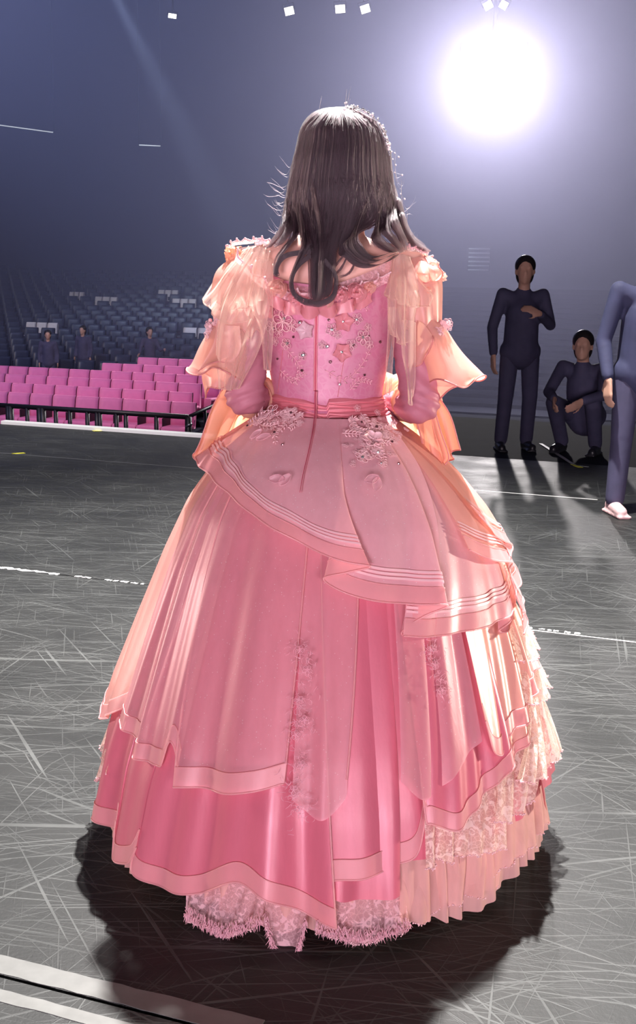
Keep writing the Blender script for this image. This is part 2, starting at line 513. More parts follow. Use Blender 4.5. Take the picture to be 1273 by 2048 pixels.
V_EDGE = uv(FL(200, 860))[1]           # stage edge
V_S1 = uv(FL(0, 906))[1]               # seams between the vinyl sheets
V_S2 = uv(FL(150, 1153))[1]
V_S3 = uv(FL(160, 1992))[1]
AF = -1.75                             # audience floor
U0, U1 = -16.0, 12.0

def slab(name, u0, u1, v0, v1, z0, z1, mat, parent=None, bev=0.0):
    mb = MB()
    mb.box(W3((u0 + u1) / 2, (v0 + v1) / 2, (z0 + z1) / 2), (u1 - u0, v1 - v0, z1 - z0), RM, bev)
    return mb.obj(name, mat, parent, smooth=False)

stage = slab('floor', U0, U1, -5.0, V_EDGE, -1.70, -0.012, M['floor_far'])
tag(stage, kind='structure')
cuts = [-5.0, V_S3, V_S2, V_S1, V_EDGE - 0.04]
for i in range(4):
    g = 0.004
    slab('vinyl_sheet', U0, U1, cuts[i] + g, cuts[i + 1] - g, -0.012, 0.0, M['floor'], stage)
tag(slab('trim_1', uv(FL(2, 848))[0], uv(FL(560, 884))[0], V_EDGE - 0.05, V_EDGE + 0.03, -0.06, 0.030, M['white_trim'], None, 0.004), kind='structure')
# the dark apron to the right where the crew stand
apron = slab('floor_apron', uv(FL(700, 893))[0], U1, V_EDGE, V_EDGE + 2.6, -1.70, -0.006, M['floor_far'])
tag(apron, kind='structure')
tag(slab('floor_hall', -40, 40, V_EDGE, 62, AF - 0.2, AF, M['tier']), kind='structure')

# stepped stand in the hall: each step a piece of it
V_T0 = V_EDGE + 14.5
NT = 22
stand = slab('floor_stand', -38, 34, V_T0 - 0.5, V_T0 + 0.0, AF, AF + 0.12, M['tier'])
tag(stand, kind='structure')
def tier_v(k): return V_T0 + 1.25 * k
def tier_z(k): return AF + 0.25 + 0.075 * k + 0.0028 * k * k
for k in range(NT):
    slab('step', -38, 34, tier_v(k), tier_v(k) + 1.25, AF, tier_z(k), M['tier'], stand)
V_WALL = tier_v(NT)
tag(slab('wall_far', -60, 60, V_WALL, V_WALL + 0.3, AF, 17, M['wall']), kind='structure')
tag(slab('wall_left', -40.3, -40, -6, V_WALL, AF, 17, M['wall']), kind='structure')
tag(slab('wall_right', 38, 38.3, -6, V_WALL, AF, 17, M['wall']), kind='structure')
tag(slab('ceiling', -60, 60, 2, V_WALL, 17, 17.2, M['wall']), kind='structure')

# theatrical haze hanging over the hall
hz = MB().box(W3(-1, (V_EDGE + 12.0 + V_WALL) / 2, 7.6), (72, V_WALL - V_EDGE - 12.4, 18.6), RM).obj('haze', M['wall'], None, False)
hm, hnt, hout = mat_new('hall_haze')
sv = nd(hnt, 'ShaderNodeVolumeScatter', Density=0.028, Anisotropy=0.30)
sv.inputs['Color'].default_value = (0.70, 0.70, 1.0, 1)
hnt.links.new(sv.outputs[0], hout.inputs['Volume'])
hz.data.materials[0] = hm
tag(hz, 'thin bluish theatrical haze filling the dark hall beyond the stage', 'haze', kind='stuff')

# ------------------------------------------------------------------ tape on the stage
def tape(label, p0, p1, width, mat, n=2, ragged=0.0, group=None, z=0.0012, cat='tape'):
    a, b = FL(*p0), FL(*p1)
    d = b - a
    L = np.linalg.norm(d); d /= L
    s = np.array([-d[1], d[0], 0])
    top, G = z, []
    for i in range(n + 1):
        t = i / n
        w0 = width / 2 * (1 + ragged * (rng.random() - 0.5) * 2)
        w1 = width / 2 * (1 + ragged * (rng.random() - 0.5) * 2)
        c = a + d * L * t
        G.append([c - s * w0, c - s * w0 + np.array([0, 0, top]), c + s * w1 + np.array([0, 0, top]), c + s * w1])
    v, f = grid_faces(np.array(G))
    f += [(0, 1, 2, 3), tuple(len(v) - 4 + q for q in (3, 2, 1, 0))]
    o = mesh_obj('floor_tape', v, f, mat, None, False)
    return tag(o, label, cat, group)

def on_seam(x, V):
    """pixel row of the seam at depth line V for column x"""
    lo, hi = 600, 2400
    for _ in range(40):
        m = (lo + hi) / 2
        if uv(FL(x, m))[1] > V: lo = m
        else: hi = m
    return (lo + hi) / 2
def seam_tape(label, x0, x1, V, dv, width, mat, **k):
    a = on_seam(x0, V + dv); b = on_seam(x1, V + dv)
    return tape(label, (x0, a), (x1, b), width, mat, **k)

seam_tape('thin grey-white tape line across the stage, left of the gown near the white edge', -120, 430, V_S1, 0.0, 0.018, M['tape_pale'], n=12, ragged=.2)
seam_tape('thin bright white tape line running right from the gown to the pink shoes', 880, 1196, V_S1, 0.0, 0.016, M['tape_white'], n=12, ragged=.25)
seam_tape('wide torn white tape strip on the floor seam at the far left', -60, 118, V_S2, 0.004, 0.022, M['tape_white'], n=26, ragged=.9)
for i, (x0, x1) in enumerate(((150, 163), (166, 182), (210, 224), (228, 236), (240, 256), (262, 276), (282, 288))):
    seam_tape('white tape scrap on the seam left of the gown, %s from the left' % ordinal(i), x0, x1, V_S2, 0.004, 0.014, M['tape_white'], n=4, ragged=.8, group='tape scraps on the left seam')
for i, (x0, x1) in enumerate(((1058, 1066), (1078, 1090), (1096, 1104), (1108, 1118), (1130, 1142), (1150, 1162))):
    seam_tape('white tape scrap on the seam right of the gown, %s from the left' % ordinal(i), x0, x1, V_S2, 0.02, 0.016, M['tape_white'], n=4, ragged=.8, group='tape scraps on the right seam')
seam_tape('thin bright white line of tape beside the seam at right of the gown', 1055, 1400, V_S2, -0.006, 0.008, M['tape_white'], n=10, ragged=.3)
seam_tape('broad pale clear tape band crossing the floor at the bottom left', -200, 520, V_S3, 0.03, 0.05, M['tape_pale'], n=24, ragged=.08)
seam_tape('narrow glossy tape band just in front of the broad pale one', -200, 600, V_S3, -0.05, 0.030, M['tape_pale'], n=24, ragged=.1)
tape('slanting white tape strip on the apron behind the yellow mark at right', (1082, 887), (1150, 930), 0.03, M['tape_white'], n=6, ragged=.2)
tape('short white tape stub right of the slanting strip', (1152, 931), (1178, 934), 0.018, M['tape_white'], n=4, ragged=.2)
tape('yellow tape mark at the foot of the slanting white strip at right', (1146, 929), (1162, 935), 0.035, M['tape_yellow'], n=4, ragged=.4)
tape('yellow tape mark touching the white stage edge at left', (186, 862), (206, 861), 0.05, M['tape_yellow'], n=4, ragged=.4)
tape('yellow tape mark on the grey tape line at far left', (24, 908), (49, 906), 0.04, M['tape_yellow'], n=4, ragged=.3)

# ------------------------------------------------------------------ railing in front of the pink seats
V_R = V_EDGE + 8.6
def zpix(x, y, V):
    """height of the sight line at depth line V"""
    d = ray(x, y)
    t = (V - np.dot(CAM, E2)) / np.dot(d, E2)
    return (CAM + d * t)
r0 = zpix(-90, 808, V_R); r1 = zpix(377, 834, V_R)
zr = r1[2]
zb = AF
u_r1 = uv(r1)[0]; u_r0 = uv(r0)[0]
rail = empty('railing', W3(u_r1, V_R, AF), 'black metal crowd railing with posts before the pink seats at left', 'railing')
MB().tube([W3(u_r0, V_R, zr), W3(u_r1, V_R, zr)], 0.045, 8).obj('top_rail', M['metal_black'], rail)
MB().tube([W3(u_r0, V_R, zr - 0.62), W3(u_r1, V_R, zr - 0.62)], 0.03, 8).obj('bottom_rail', M['metal_black'], rail)
for x in (-30, 18, 22, 55, 80, 86, 112, 140, 175, 194, 200, 233, 252, 313, 377):
    q = zpix(x, 840, V_R)
    thick = 0.06 if x in (18, 22, 80, 86, 377) else 0.04
    MB().tube([W3(uv(q)[0], V_R, AF), W3(uv(q)[0], V_R, zr)], thick, 8).obj('post', M['metal_black'], rail)
MB().tube([W3(u_r1, V_R + .0, zr - .13), W3(u_r1 + .02, V_R - .0, zr - .16)], 0.07, 8).obj('post_collar', M['steel'], rail, label='pale clamp ring on the corner post')
# the return going away to the right
e = zpix(470, 770, V_R + 3.8)
pe = np.array([e[0], e[1], zr])
MB().tube([W3(u_r1, V_R, zr), pe], 0.035, 8).obj('return_rail', M['metal_black'], rail)
MB().tube([W3(u_r1, V_R, zr - 0.62), pe - np.array([0, 0, .62])], 0.03, 8).obj('return_rail', M['metal_black'], rail)
for t in (0.32, 0.66, 1.0):
    q = W3(u_r1, V_R, zr) * (1 - t) + pe * t
    MB().tube([np.array([q[0], q[1], AF]), q], 0.03, 8).obj('post', M['metal_black'], rail)

# ------------------------------------------------------------------ seats
def seat_proto(mat, cover, w=0.46):
    """chair facing the stage (towards -E2); local frame x along the row, y away"""
    root = empty('arena_seat', (0, 0, 0))
    b = MB()
    prof = [(-.03, .40), (-.035, .62), (-.03, .80), (-.01, .86), (.03, .87), (.05, .82), (.045, .6), (.035, .40)]
    G = np.array([[np.array([x, y + 0.18 + (z - .4) * .12 + 0.02 * (abs(x) / (w / 2)) ** 2 * -1, z]) for (y, z) in prof] for x in np.linspace(-w / 2, w / 2, 6)])
    b.grid(G, False, True)
    b.f += [tuple(range(8)), tuple(5 * 8 + i for i in range(8))[::-1]]
    b.obj('backrest', mat, root)
    s = MB().box((0, -.03, .42), (w, .42, .07), None, .025)
    s.obj('seat_pan', mat, root)
    MB().box((-w / 2 - .004, -.0, .3), (.012, .36, .6), None, .004).obj('armrest', M['metal_black'], root)
    MB().box((0, .06, .2), (.08, .10, .40), None, .01).obj('pedestal', M['metal_black'], root)
    if cover:
        MB().box((0, -.245, .30), (w, .02, .26), None, .006).obj('cover_skirt', mat, root)
    return root

def dup(root, loc, rz, label, cat, group):
    r = root.copy(); COL.objects.link(r)
    r.location = Vector(loc); r.rotation_euler = (0, 0, rz)
    tag(r, label, cat, group)
    for ch in root.children:
        c = ch.copy(); COL.objects.link(c); c.parent = r
    return r

def place_seats(proto, spots, used=[False]):
    first = True
    for loc, label, group in spots:
        if first:
            proto.location = Vector(loc); proto.rotation_euler = (0, 0, RZ); tag(proto, label, 'seat', group); first = False
        else:
            dup(proto, loc, RZ, label, 'seat', group)

# pink covered rows
V_P0 = V_R + 0.95
pinkp = seat_proto(M['seat_pink'], True, .482)
spots = []
PW = 0.50
row_x = {0: (-40, 440), 1: (-40, 440), 2: (-40, 440), 3: (-40, 440), 4: (196, 440), 5: (268, 440)}
rname = ['front', 'second', 'third', 'fourth', 'fifth', 'back']
def prow_z(k): return AF + 0.10 * k + 0.02
pstep = slab('floor_block', -20, 4, V_P0 - 0.4, V_P0 + 0.35, AF, AF + 0.02, M['tier'])
tag(pstep, kind='structure')
for k in range(6):
    V = V_P0 + 0.75 * k
    if k:
        slab('step', -20, 4, V - 0.4, V + 0.35, AF, prow_z(k), M['tier'], pstep)
    ua = uv(zpix(row_x[k][0], 790, V))[0]; ub = uv(zpix(row_x[k][1], 790, V))[0]
    n = int(round((ub - ua) / PW))
    for j in range(n):
        u = ua + (j + .5) * PW + (0.12 if k % 2 else 0) * (k < 4)
        f = (V - V_R) / 3.8
        if abs(u - (u_r1 + (uv(pe)[0] - u_r1) * f)) < .33: continue      # the return rail stands here
        spots.append((W3(u, V, prow_z(k)), 'pink covered seat, %s from the left in the %s row behind the railing' % (ordinal(j), rname[k]), 'pink covered seats behind the railing'))
place_seats(pinkp, spots)

# dark rows on the stand
darkp = seat_proto(M['seat_dark'], False)
spots = []
blocked = []
whites = [((45, 655), (110, 655), 3, 'white covered seat at far left of the dark stand, %s of three'),
          ((185, 605), (231, 605), 3, 'white covered seat high on the dark stand near the centre, %s of three'),
          ((312, 593), (353, 593), 3, 'dim white covered seat in the topmost white group, %s of three'),
          ((340, 611), (389, 611), 3, 'white covered seat just below the topmost group, %s of three'),
          ((360, 668), (450, 668), 3, 'white covered seat beside the left sleeve ruffle, %s from the left'),
          ((134, 599), (164, 599), 3, 'dusky white covered seat, faintest group high at left, %s of three')]
wspots = []
wscale = {}
for (a, b, n, lab) in whites:
    # row on the stand whose seat-back top meets this sight line
    best = None
    for k in range(NT):
        q = zpix((a[0] + b[0]) / 2, a[1] - 12, tier_v(k) + .7)
        dz = abs(q[2] - (tier_z(k) + .87))
        if best is None or dz < best[0]: best = (dz, k)
    k = best[1]
    ua = uv(zpix(a[0], a[1], tier_v(k) + .7))[0]; ub = uv(zpix(b[0], b[1], tier_v(k) + .7))[0]
    for j in range(n): wscale[lab % ordinal(j)] = min(1.0, (ub - ua) / n / .52)
    blocked.append((k, ua - .1, ub + .1))
    for j in range(n):
        wspots.append((W3(ua + (ub - ua) * (j + .5) / n, tier_v(k) + .7, tier_z(k)), lab % ordinal(j), 'white covered seats on the dark stand'))
whitep = seat_proto(M['seat_white'], True)
place_seats(whitep, wspots)
_ws = [o for o in COL.objects if o.get('group') == 'white covered seats on the dark stand' and o.parent is None]
for o in _ws:
    o.scale = (wscale[o['label']], 1, 1)
for k in range(NT):
    V = tier_v(k) + .7
    ua = uv(zpix(-25, 690, V))[0]; ub = uv(zpix(430, 690, V))[0]
    n = int((ub - ua) / 0.60)
    c = 0
    for j in range(n):
        u = ua + (j + .5) * 0.60
        if any(kk == k and x0 - .25 < u < x1 + .25 for kk, x0, x1 in blocked): continue
        if len(spots) >= 290: break
        spots.append((W3(u, V, tier_z(k)), 'dark navy seat, %s from left in the %s row of the unlit stand' % (ordinal(min(c, 25)), ordinal(k)), 'dark seats on the unlit stand'))
        c += 1
place_seats(darkp, spots)
print('seats', len(spots), len(wspots))

# ------------------------------------------------------------------ lamps overhead
def floodlight(px, py, Y, wpx, hpx, tilt, label):
    c = P(px, py, Y)
    s = Y / F
    w, h = wpx * s * 1.0, hpx * s * 1.0
    root = empty('flood_light', c, label, 'lamp', 'square lamps under the hall roof')
    d = (np.array([0, 2.5, 1.0]) - c); d /= np.linalg.norm(d)
    x = np.cross(d, [0, 0, 1.0]); x /= np.linalg.norm(x); y = np.cross(x, d)
    ca, sa = math.cos(tilt), math.sin(tilt)
    R = np.array([x * ca + y * sa, d, -x * sa + y * ca]).T
    MB().box(c + d * 0.0, (w, .03, h), R, .01).obj('lens', M['lamp_glow'], root)
    MB().box(c - d * .16, (w * 1.12, .28, h * 1.12), R, .03).obj('housing', M['metal_black'], root)
    MB().tube([c - d * .16 + R @ np.array([-w * .62, 0, 0]), c - d * .16 + R @ np.array([-w * .62, 0, h * .9]), c - d * .16 + R @ np.array([w * .62, 0, h * .9]), c - d * .16 + R @ np.array([w * .62, 0, 0])], .02, 6).obj('yoke', M['metal_black'], root)
    t = c - d * .16 + R @ np.array([0, 0, h * .9])
    MB().tube([t, np.array([t[0], t[1], 17.0])], .025, 6).obj('drop_pole', M['metal_black'], root)
    return root
for (px, py, w, h, t, lab) in ((345, 32, 15, 8, .1, 'small bright floodlight furthest left under the roof'),
                               (579, 22, 17, 14, -.25, 'square floodlight above and left of the head'),
                               (681, 18, 18, 14, -.1, 'square floodlight straight above the head, left one of two'),
                               (731, 18, 17, 14, -.3, 'square floodlight straight above the head, right one of two'),
                               (977, 11, 16, 14, -.5, 'square floodlight above the glaring spot, left one of two'),
                               (1008, 10, 14, 14, .5, 'square floodlight above the glaring spot, right one of two')):
    floodlight(px, py, 38.0, w, h, t, lab)

def strip(p0, p1, Y, r, label):
    a, b = P(*p0, Y), P(*p1, Y)
    root = empty('strip_light', a, label, 'strip light')
    MB().tube([a, (a + b) / 2, b], r, 6).obj('tube', M['strip_glow'], root)
    for q in (a, b):
        MB().tube([q - (b - a) * .01, q + (b - a) * .01], r * 1.6, 6).obj('end_cap', M['metal_black'], root)
        MB().tube([q, np.array([q[0], q[1], 17.0])], .012, 5).obj('drop_wire', M['metal_black'], root)
    return root
strip((-25, 247), (108, 265), 44.0, .022, 'long thin strip light hanging in the haze at far left')
strip((278, 290), (322, 292), 44.0, .022, 'short thin strip light hanging in the haze left of the hair')

# the big follow spot
fs = empty('follow_spot', FOLLOW, 'big glaring round follow spot hung in the hall above the right shoulder', 'spotlight')
d = np.array([0, 2.5, 1.3]) - FOLLOW; d /= np.linalg.norm(d)
MB().lathe(FOLLOW, [(0.0, -.02), (.35, -.01), (.60, .0), (.60, -.03), (.0, -.04)], 32, d).obj('lens', M['follow_glow'], fs)
MB().lathe(FOLLOW - d * .05, [(.66, .10), (.70, .10), (.70, -.2), (.62, -.7), (.45, -1.1), (.0, -1.15), (.0, -.05), (.62, -.02), (.66, .10)], 32, d).obj('housing', M['metal_black'], fs)
x = np.cross(d, [0, 0, 1.0]); x /= np.linalg.norm(x)
c = FOLLOW - d * .5
MB().tube([c + x * .72, c + x * .85, c + x * .85 + np.array([0, 0, .9]), c - x * .85 + np.array([0, 0, .9]), c - x * .85, c - x * .72], .04, 8).obj('yoke', M['metal_black'], fs)
MB().tube([c + np.array([0, 0, .9]), np.array([c[0], c[1], 17.0])], .06, 8).obj('drop_pole', M['metal_black'], fs)

# a faint louvred vent on the far wall, right of the shoulder
lv0, lv1 = zpix(938, 498, V_WALL - .06), zpix(980, 498, V_WALL - .06)
lvb = zpix(938, 540, V_WALL - .06)
vent = empty('wall_vent', (lv0 + lv1) / 2, 'faint louvred vent on the far wall right of the performer', 'vent')
MB().box((lv0 + lv1) / 2 + np.array([0, 0, (lvb[2] - lv0[2]) / 2]), (np.linalg.norm(lv1 - lv0) * 1.06, .06, (lv0[2] - lvb[2]) * 1.1), RM, .01).obj('frame', M['wall'], vent)
for i in range(6):
    z = lv0[2] + (lvb[2] - lv0[2]) * i / 5
    q = (lv0 + lv1) / 2
    MB().box((q[0], q[1] - .08, z), (np.linalg.norm(lv1 - lv0), .06, .07), RM, .01).obj('slat', M['steel'], vent)
# ------------------------------------------------------------------ bodies
def capsule(mb, p, q, r1, r2, n=12, sy=1.0):
    p, q = np.array(p, float), np.array(q, float)
    ax = q - p; L = np.linalg.norm(ax); ax /= max(L, 1e-9)
    prof = []
    for i in range(5):
        a = PI / 2 * (1 - i / 4)
        prof.append((max(1e-4, r1 * math.cos(a)), -r1 * math.sin(a)))
    for i in range(5):
        a = PI / 2 * i / 4
        prof.append((max(1e-4, r2 * math.cos(a)), L + r2 * math.sin(a)))
    return mb.lathe(p, prof, n, ax)

def fuse(name, mb, mat, parent, voxel, smooth_it=6, label=None):
    """one continuous skin over overlapping shapes"""
    tmp = MB(); tmp.v = mb.v; tmp.f = mb.f
    o = tmp.obj('fuse_tmp', mat, None)
    bm = bmesh.new(); bm.from_mesh(o.data)
    bmesh.ops.remove_doubles(bm, verts=bm.verts, dist=1e-4)
    bmesh.ops.recalc_face_normals(bm, faces=bm.faces)
    bm.to_mesh(o.data); bm.free()
    r = o.modifiers.new('r', 'REMESH'); r.mode = 'VOXEL'; r.voxel_size = voxel
    s = o.modifiers.new('s', 'SMOOTH'); s.iterations = smooth_it; s.factor = 0.5
    dg = bpy.context.evaluated_depsgraph_get()
    me = o.evaluated_get(dg).to_mesh()
    n = len(me.vertices); v = np.zeros(n * 3); me.vertices.foreach_get('co', v)
    f = [tuple(p.vertices) for p in me.polygons]
    o.evaluated_get(dg).to_mesh_clear()
    bpy.data.objects.remove(o)
    return mesh_obj(name, v.reshape(-1, 3), f, mat, parent, True, label)

def add_head(mb, c, s, yaw=0.0, pitch=0.0):
    """head with face towards local -Y turned by yaw; c = centre, s = scale (head height 0.235*s)"""
    cy, sy = math.cos(yaw), math.sin(yaw)
    cp, sp = math.cos(pitch), math.sin(pitch)
    R = np.array([[cy, -sy, 0], [sy, cy, 0], [0, 0, 1]]) @ np.array([[1, 0, 0], [0, cp, -sp], [0, sp, cp]])
    T = lambda x, y, z: np.array(c) + s * (R @ np.array([x, y, z]))
    mb.ball(T(0, .012, .03), np.array([.074, .092, .088]) * s, 20, 14, R)
    mb.ball(T(0, -.022, -.03), np.array([.058, .066, .085]) * s, 18, 12, R)
    mb.ball(T(0, -.062, -.092), np.array([.024, .020, .020]) * s, 10, 8, R)
    capsule(mb, T(0, -.088, .012), T(0, -.104, -.022), .009 * s, .013 * s, 8)
    for x in (-1, 1):
        mb.ball(T(x * .031, -.079, .012), np.array([.015, .011, .011]) * s, 8, 6, R)
        mb.ball(T(x * .033, -.083, .030), np.array([.022, .008, .006]) * s, 8, 6, R)
        mb.ball(T(x * .076, .010, -.005), np.array([.010, .018, .030]) * s, 8, 6, R)
    mb.ball(T(0, -.088, -.055), np.array([.024, .011, .007]) * s, 8, 6, R)
    mb.ball(T(0, -.085, -.066), np.array([.020, .011, .007]) * s, 8, 6, R)
    return T, R

def add_hand(mb, wrist, d, palm_n, s=1.0, curl=0.5, side=1):
    """palm and five fingers; d = direction of the fingers, palm_n = way the palm faces"""
    wrist = np.array(wrist, float); d = np.array(d, float); d /= np.linalg.norm(d)
    n = np.array(palm_n, float); n -= d * np.dot(n, d); n /= np.linalg.norm(n)
    x = np.cross(d, n) * side
    for k, (ox, L, r) in enumerate(((-.030, .060, .0078), (-.010, .076, .0086), (.011, .080, .0090), (.031, .072, .0086))):
        b = wrist + d * .088 * s + x * ox * s
        capsule(mb, wrist + x * ox * .55 * s, b, .013 * s, .0115 * s, 8)
        a = curl * .5
        p = b
        for j, fr in enumerate((.45, .32, .25)):
            dd = d * math.cos(a) + n * math.sin(a)
            q = p + dd * L * fr * s
            capsule(mb, p, q, r * s * (1 - .08 * j), r * s * (.92 - .1 * j), 8)
            p = q; a += curl * .6
    t0 = wrist + d * .025 * s + x * .030 * s
    t1 = t0 + (d * .6 + x * .7 + n * .3) * .045 * s
    t2 = t1 + (d * .85 + x * .2 + n * .45) * .030 * s
    capsule(mb, wrist + x * .015 * s, t0, .015 * s, .014 * s, 8)
    capsule(mb, t0, t1, .0125 * s, .0105 * s, 8)
    capsule(mb, t1, t2, .0105 * s, .0085 * s, 8)

def crew(name_loc, label, h, yaw, pose, group, head_yaw=0.0, cloth='hazed_black_cloth', shoes='shoe_black', voxel=.012, lean=0.0):
    """clothed bystander; pose: joints relative to the base in a frame whose -Y is the way the person faces"""
    base = np.array(name_loc, float)
    root = empty('person', base, label, 'person', group)
    cy, sy = math.cos(yaw), math.sin(yaw)
    R = np.array([[cy, -sy, 0], [sy, cy, 0], [0, 0, 1]])
    k = h / 1.62
    T = lambda p: base + R @ (np.array(p, float) * k)
    J = dict(pelvis=(0, 0, .86), chest=(0, -.005, 1.16), neck=(0, .0, 1.36), head=(0, -.02, 1.50),
             shl=(.17, .01, 1.31), shr=(-.17, .01, 1.31), ell=(.22, .03, 1.03), elr=(-.22, .03, 1.03), wrl=(.22, -.06, .82), wrr=(-.22, -.06, .82),
             hil=(.085, 0, .84), hir=(-.085, 0, .84), knl=(.10, -.02, .46), knr=(-.10, -.02, .46), anl=(.10, .02, .08), anr=(-.10, .02, .08),
             dhl=(0, -.1, -1), dhr=(0, -.1, -1))
    J.update(pose)
    # body: head, neck, trunk, arms, hands, legs in one skin
    b = MB()
    add_head(b, T(J['head']), k, yaw + head_yaw, -0.1)
    capsule(b, T(J['chest']), T(J['head']), .055 * k, .048 * k)
    capsule(b, T(J['pelvis']), T(J['chest']), .11 * k, .11 * k, 14)
    for s, S in ((1, 'l'), (-1, 'r')):
        capsule(b, T(J['chest']), T(J['sh' + S]), .058 * k, .036 * k)
        capsule(b, T(J['sh' + S]), T(J['el' + S]), .036 * k, .031 * k)
        capsule(b, T(J['el' + S]), T(J['wr' + S]), .031 * k, .023 * k)
        add_hand(b, T(J['wr' + S]), R @ np.array(J['dh' + S], float), R @ np.array((-s, .3, 0.01)), k * 1.05, .6, s)
        capsule(b, T(J['hi' + S]), T(J['kn' + S]), .075 * k, .052 * k)
        capsule(b, T(J['kn' + S]), T(J['an' + S]), .05 * k, .034 * k)
        f = np.array(J['an' + S])
        capsule(b, T(f + np.array([0, .03, -.03])), T(f + np.array([s * .02, -.13, -.05])), .034 * k, .026 * k)
    fuse('body', b, M['skin_far'], root, voxel, 3)
    c = MB()
    capsule(c, T(np.array(J['pelvis']) + np.array([0, 0, -.03])), T(J['chest']), .150 * k, .140 * k, 16)
    capsule(c, T(J['chest']), T(np.array(J['neck']) + np.array([0, 0, -.04])), .13 * k, .07 * k, 14)
    for S in 'lr':
        capsule(c, T(np.array(J['chest']) + np.array([0, 0, .06])), T(J['sh' + S]), .085 * k, .055 * k)
        capsule(c, T(J['sh' + S]), T(J['el' + S]), .056 * k, .047 * k)
        w = np.array(J['el' + S]) * .12 + np.array(J['wr' + S]) * .88
        capsule(c, T(J['el' + S]), T(w), .047 * k, .038 * k)
    capsule(c, T(np.array(J['hil']) * np.array([.75, 1, 1])), T(np.array(J['hir']) * np.array([.75, 1, 1])), .112 * k, .112 * k, 16)
    fuse('jacket', c, M[cloth], root, voxel * 1.1, 3)
    t = MB()
    for s, S in ((1, 'l'), (-1, 'r')):
        capsule(t, T(J['pelvis']), T(J['hi' + S]), .100 * k, .084 * k)
        capsule(t, T(J['hi' + S]), T(J['kn' + S]), .084 * k, .068 * k)
        capsule(t, T(J['kn' + S]), T(np.array(J['an' + S]) + np.array([0, 0, .01])), .066 * k, .058 * k)
    fuse('trousers', t, M['hazed_black_cloth'], root, voxel * 1.1, 3)
    for s, S in ((1, 'l'), (-1, 'r')):
        f = np.array(J['an' + S]); z = -f[2]
        m = MB()
        capsule(m, T(f + np.array([0, .035, z + .045])), T(f + np.array([s * .02, -.15, z + .036])), .043 * k, .035 * k)
        m.box(T(f + np.array([s * .01, -.06, z + .010])), (.085 * k, .26 * k, .02 * k), R, .008)
        fuse('shoe', m, M[shoes], root, .008, 2)
    hh = MB()
    hy = yaw + head_yaw
    Rh = np.array([[math.cos(hy), -math.sin(hy), 0], [math.sin(hy), math.cos(hy), 0], [0, 0, 1]])
    hc = T(J['head'])
    hh.ball(hc + Rh @ np.array([0, .028, .045]) * k, np.array([.088, .096, .090]) * k, 18, 12, Rh)
    hh.ball(hc + Rh @ np.array([0, .060, -.02]) * k, np.array([.078, .060, .105]) * k, 16, 10, Rh)
    fuse('hair', hh, M['black_hair'], root, .009, 2)
    return root

# crew standing beyond the stage edge at right
def at_floor(px, py, z=0.0):
    q = FL(px, py, z); return np.array([q[0], q[1], z])
crew(at_floor(1030, 899, -.006), 'person in black clothes standing with one hand raised to the chest, right of the gown', 1.55, 0.05,
     dict(ell=(.25, .02, 1.06), wrl=(.10, -.20, 1.16), dhl=(-.9, -.2, .35), elr=(-.24, .04, 1.03), wrr=(-.235, -.05, .80), anl=(.10, .02, .08), anr=(-.13, -.02, .08), knr=(-.11, -.03, .46)), None, head_yaw=-.2)
crew(at_floor(1262, 1024, 0), 'person in navy clothes and pale pink shoes standing at the right frame edge', 1.60, 0.15,
     dict(ell=(.23, .02, 1.03), wrl=(.22, -.08, .80), elr=(-.24, .02, 1.02), wrr=(-.24, -.09, .80), anl=(.12, 0, .08), anr=(-.12, -.03, .08)), None, head_yaw=-.3, cloth='navy_cloth', shoes='shoe_pink', voxel=.011)
crew(at_floor(1160, 904, -.006), 'person in dark clothes squatting on the apron behind the yellow mark', 1.60, -0.5,
     dict(pelvis=(0, .10, .30), chest=(0, -.02, .56), neck=(0, -.08, .74), head=(0, -.12, .87), shl=(.17, -.05, .70), shr=(-.17, -.05, .70), ell=(.22, -.24, .50), elr=(-.22, -.24, .50),
          wrl=(.10, -.40, .46), wrr=(-.12, -.40, .46), hil=(.09, .08, .30), hir=(-.09, .08, .30), knl=(.16, -.28, .42), knr=(-.16, -.28, .42), anl=(.14, -.06, .08), anr=(-.14, -.06, .08), dhl=(-.4, -.8, -.4), dhr=(.2, -.8, -.4)), None, head_yaw=.2)
# people among the seats at left, seated or standing on the stand
def on_stand(px, py, hgt):
    """the step on which a head of that height meets this sight line"""
    best = None
    for k in range(NT):
        q = zpix(px, py, tier_v(k) + .25)
        dz = abs(q[2] - (tier_z(k) + hgt))
        if best is None or dz < best[0]: best = (dz, q, k)
    return np.array([best[1][0], best[1][1], tier_z(best[2])])
crew(on_stand(299, 664, 1.50), 'person in dark clothes standing among the dark seats left of the sleeve, head turned', 1.62, .5,
     dict(ell=(.24, -.10, 1.06), wrl=(.26, -.32, 1.10), elr=(-.26, -.06, 1.05), wrr=(-.36, -.26, .98), dhr=(-.6, -.7, -.2), dhl=(0, -1, 0)), None, voxel=.02)
crew(on_stand(96, 682, 1.50), 'dim person in dark clothes among the dark seats at far left', 1.6, .2, {}, None, voxel=.02)
crew(on_stand(166, 664, 1.50), 'dim person in dark clothes below the far left white seats, right of another', 1.6, -.3, {}, None, voxel=.02)
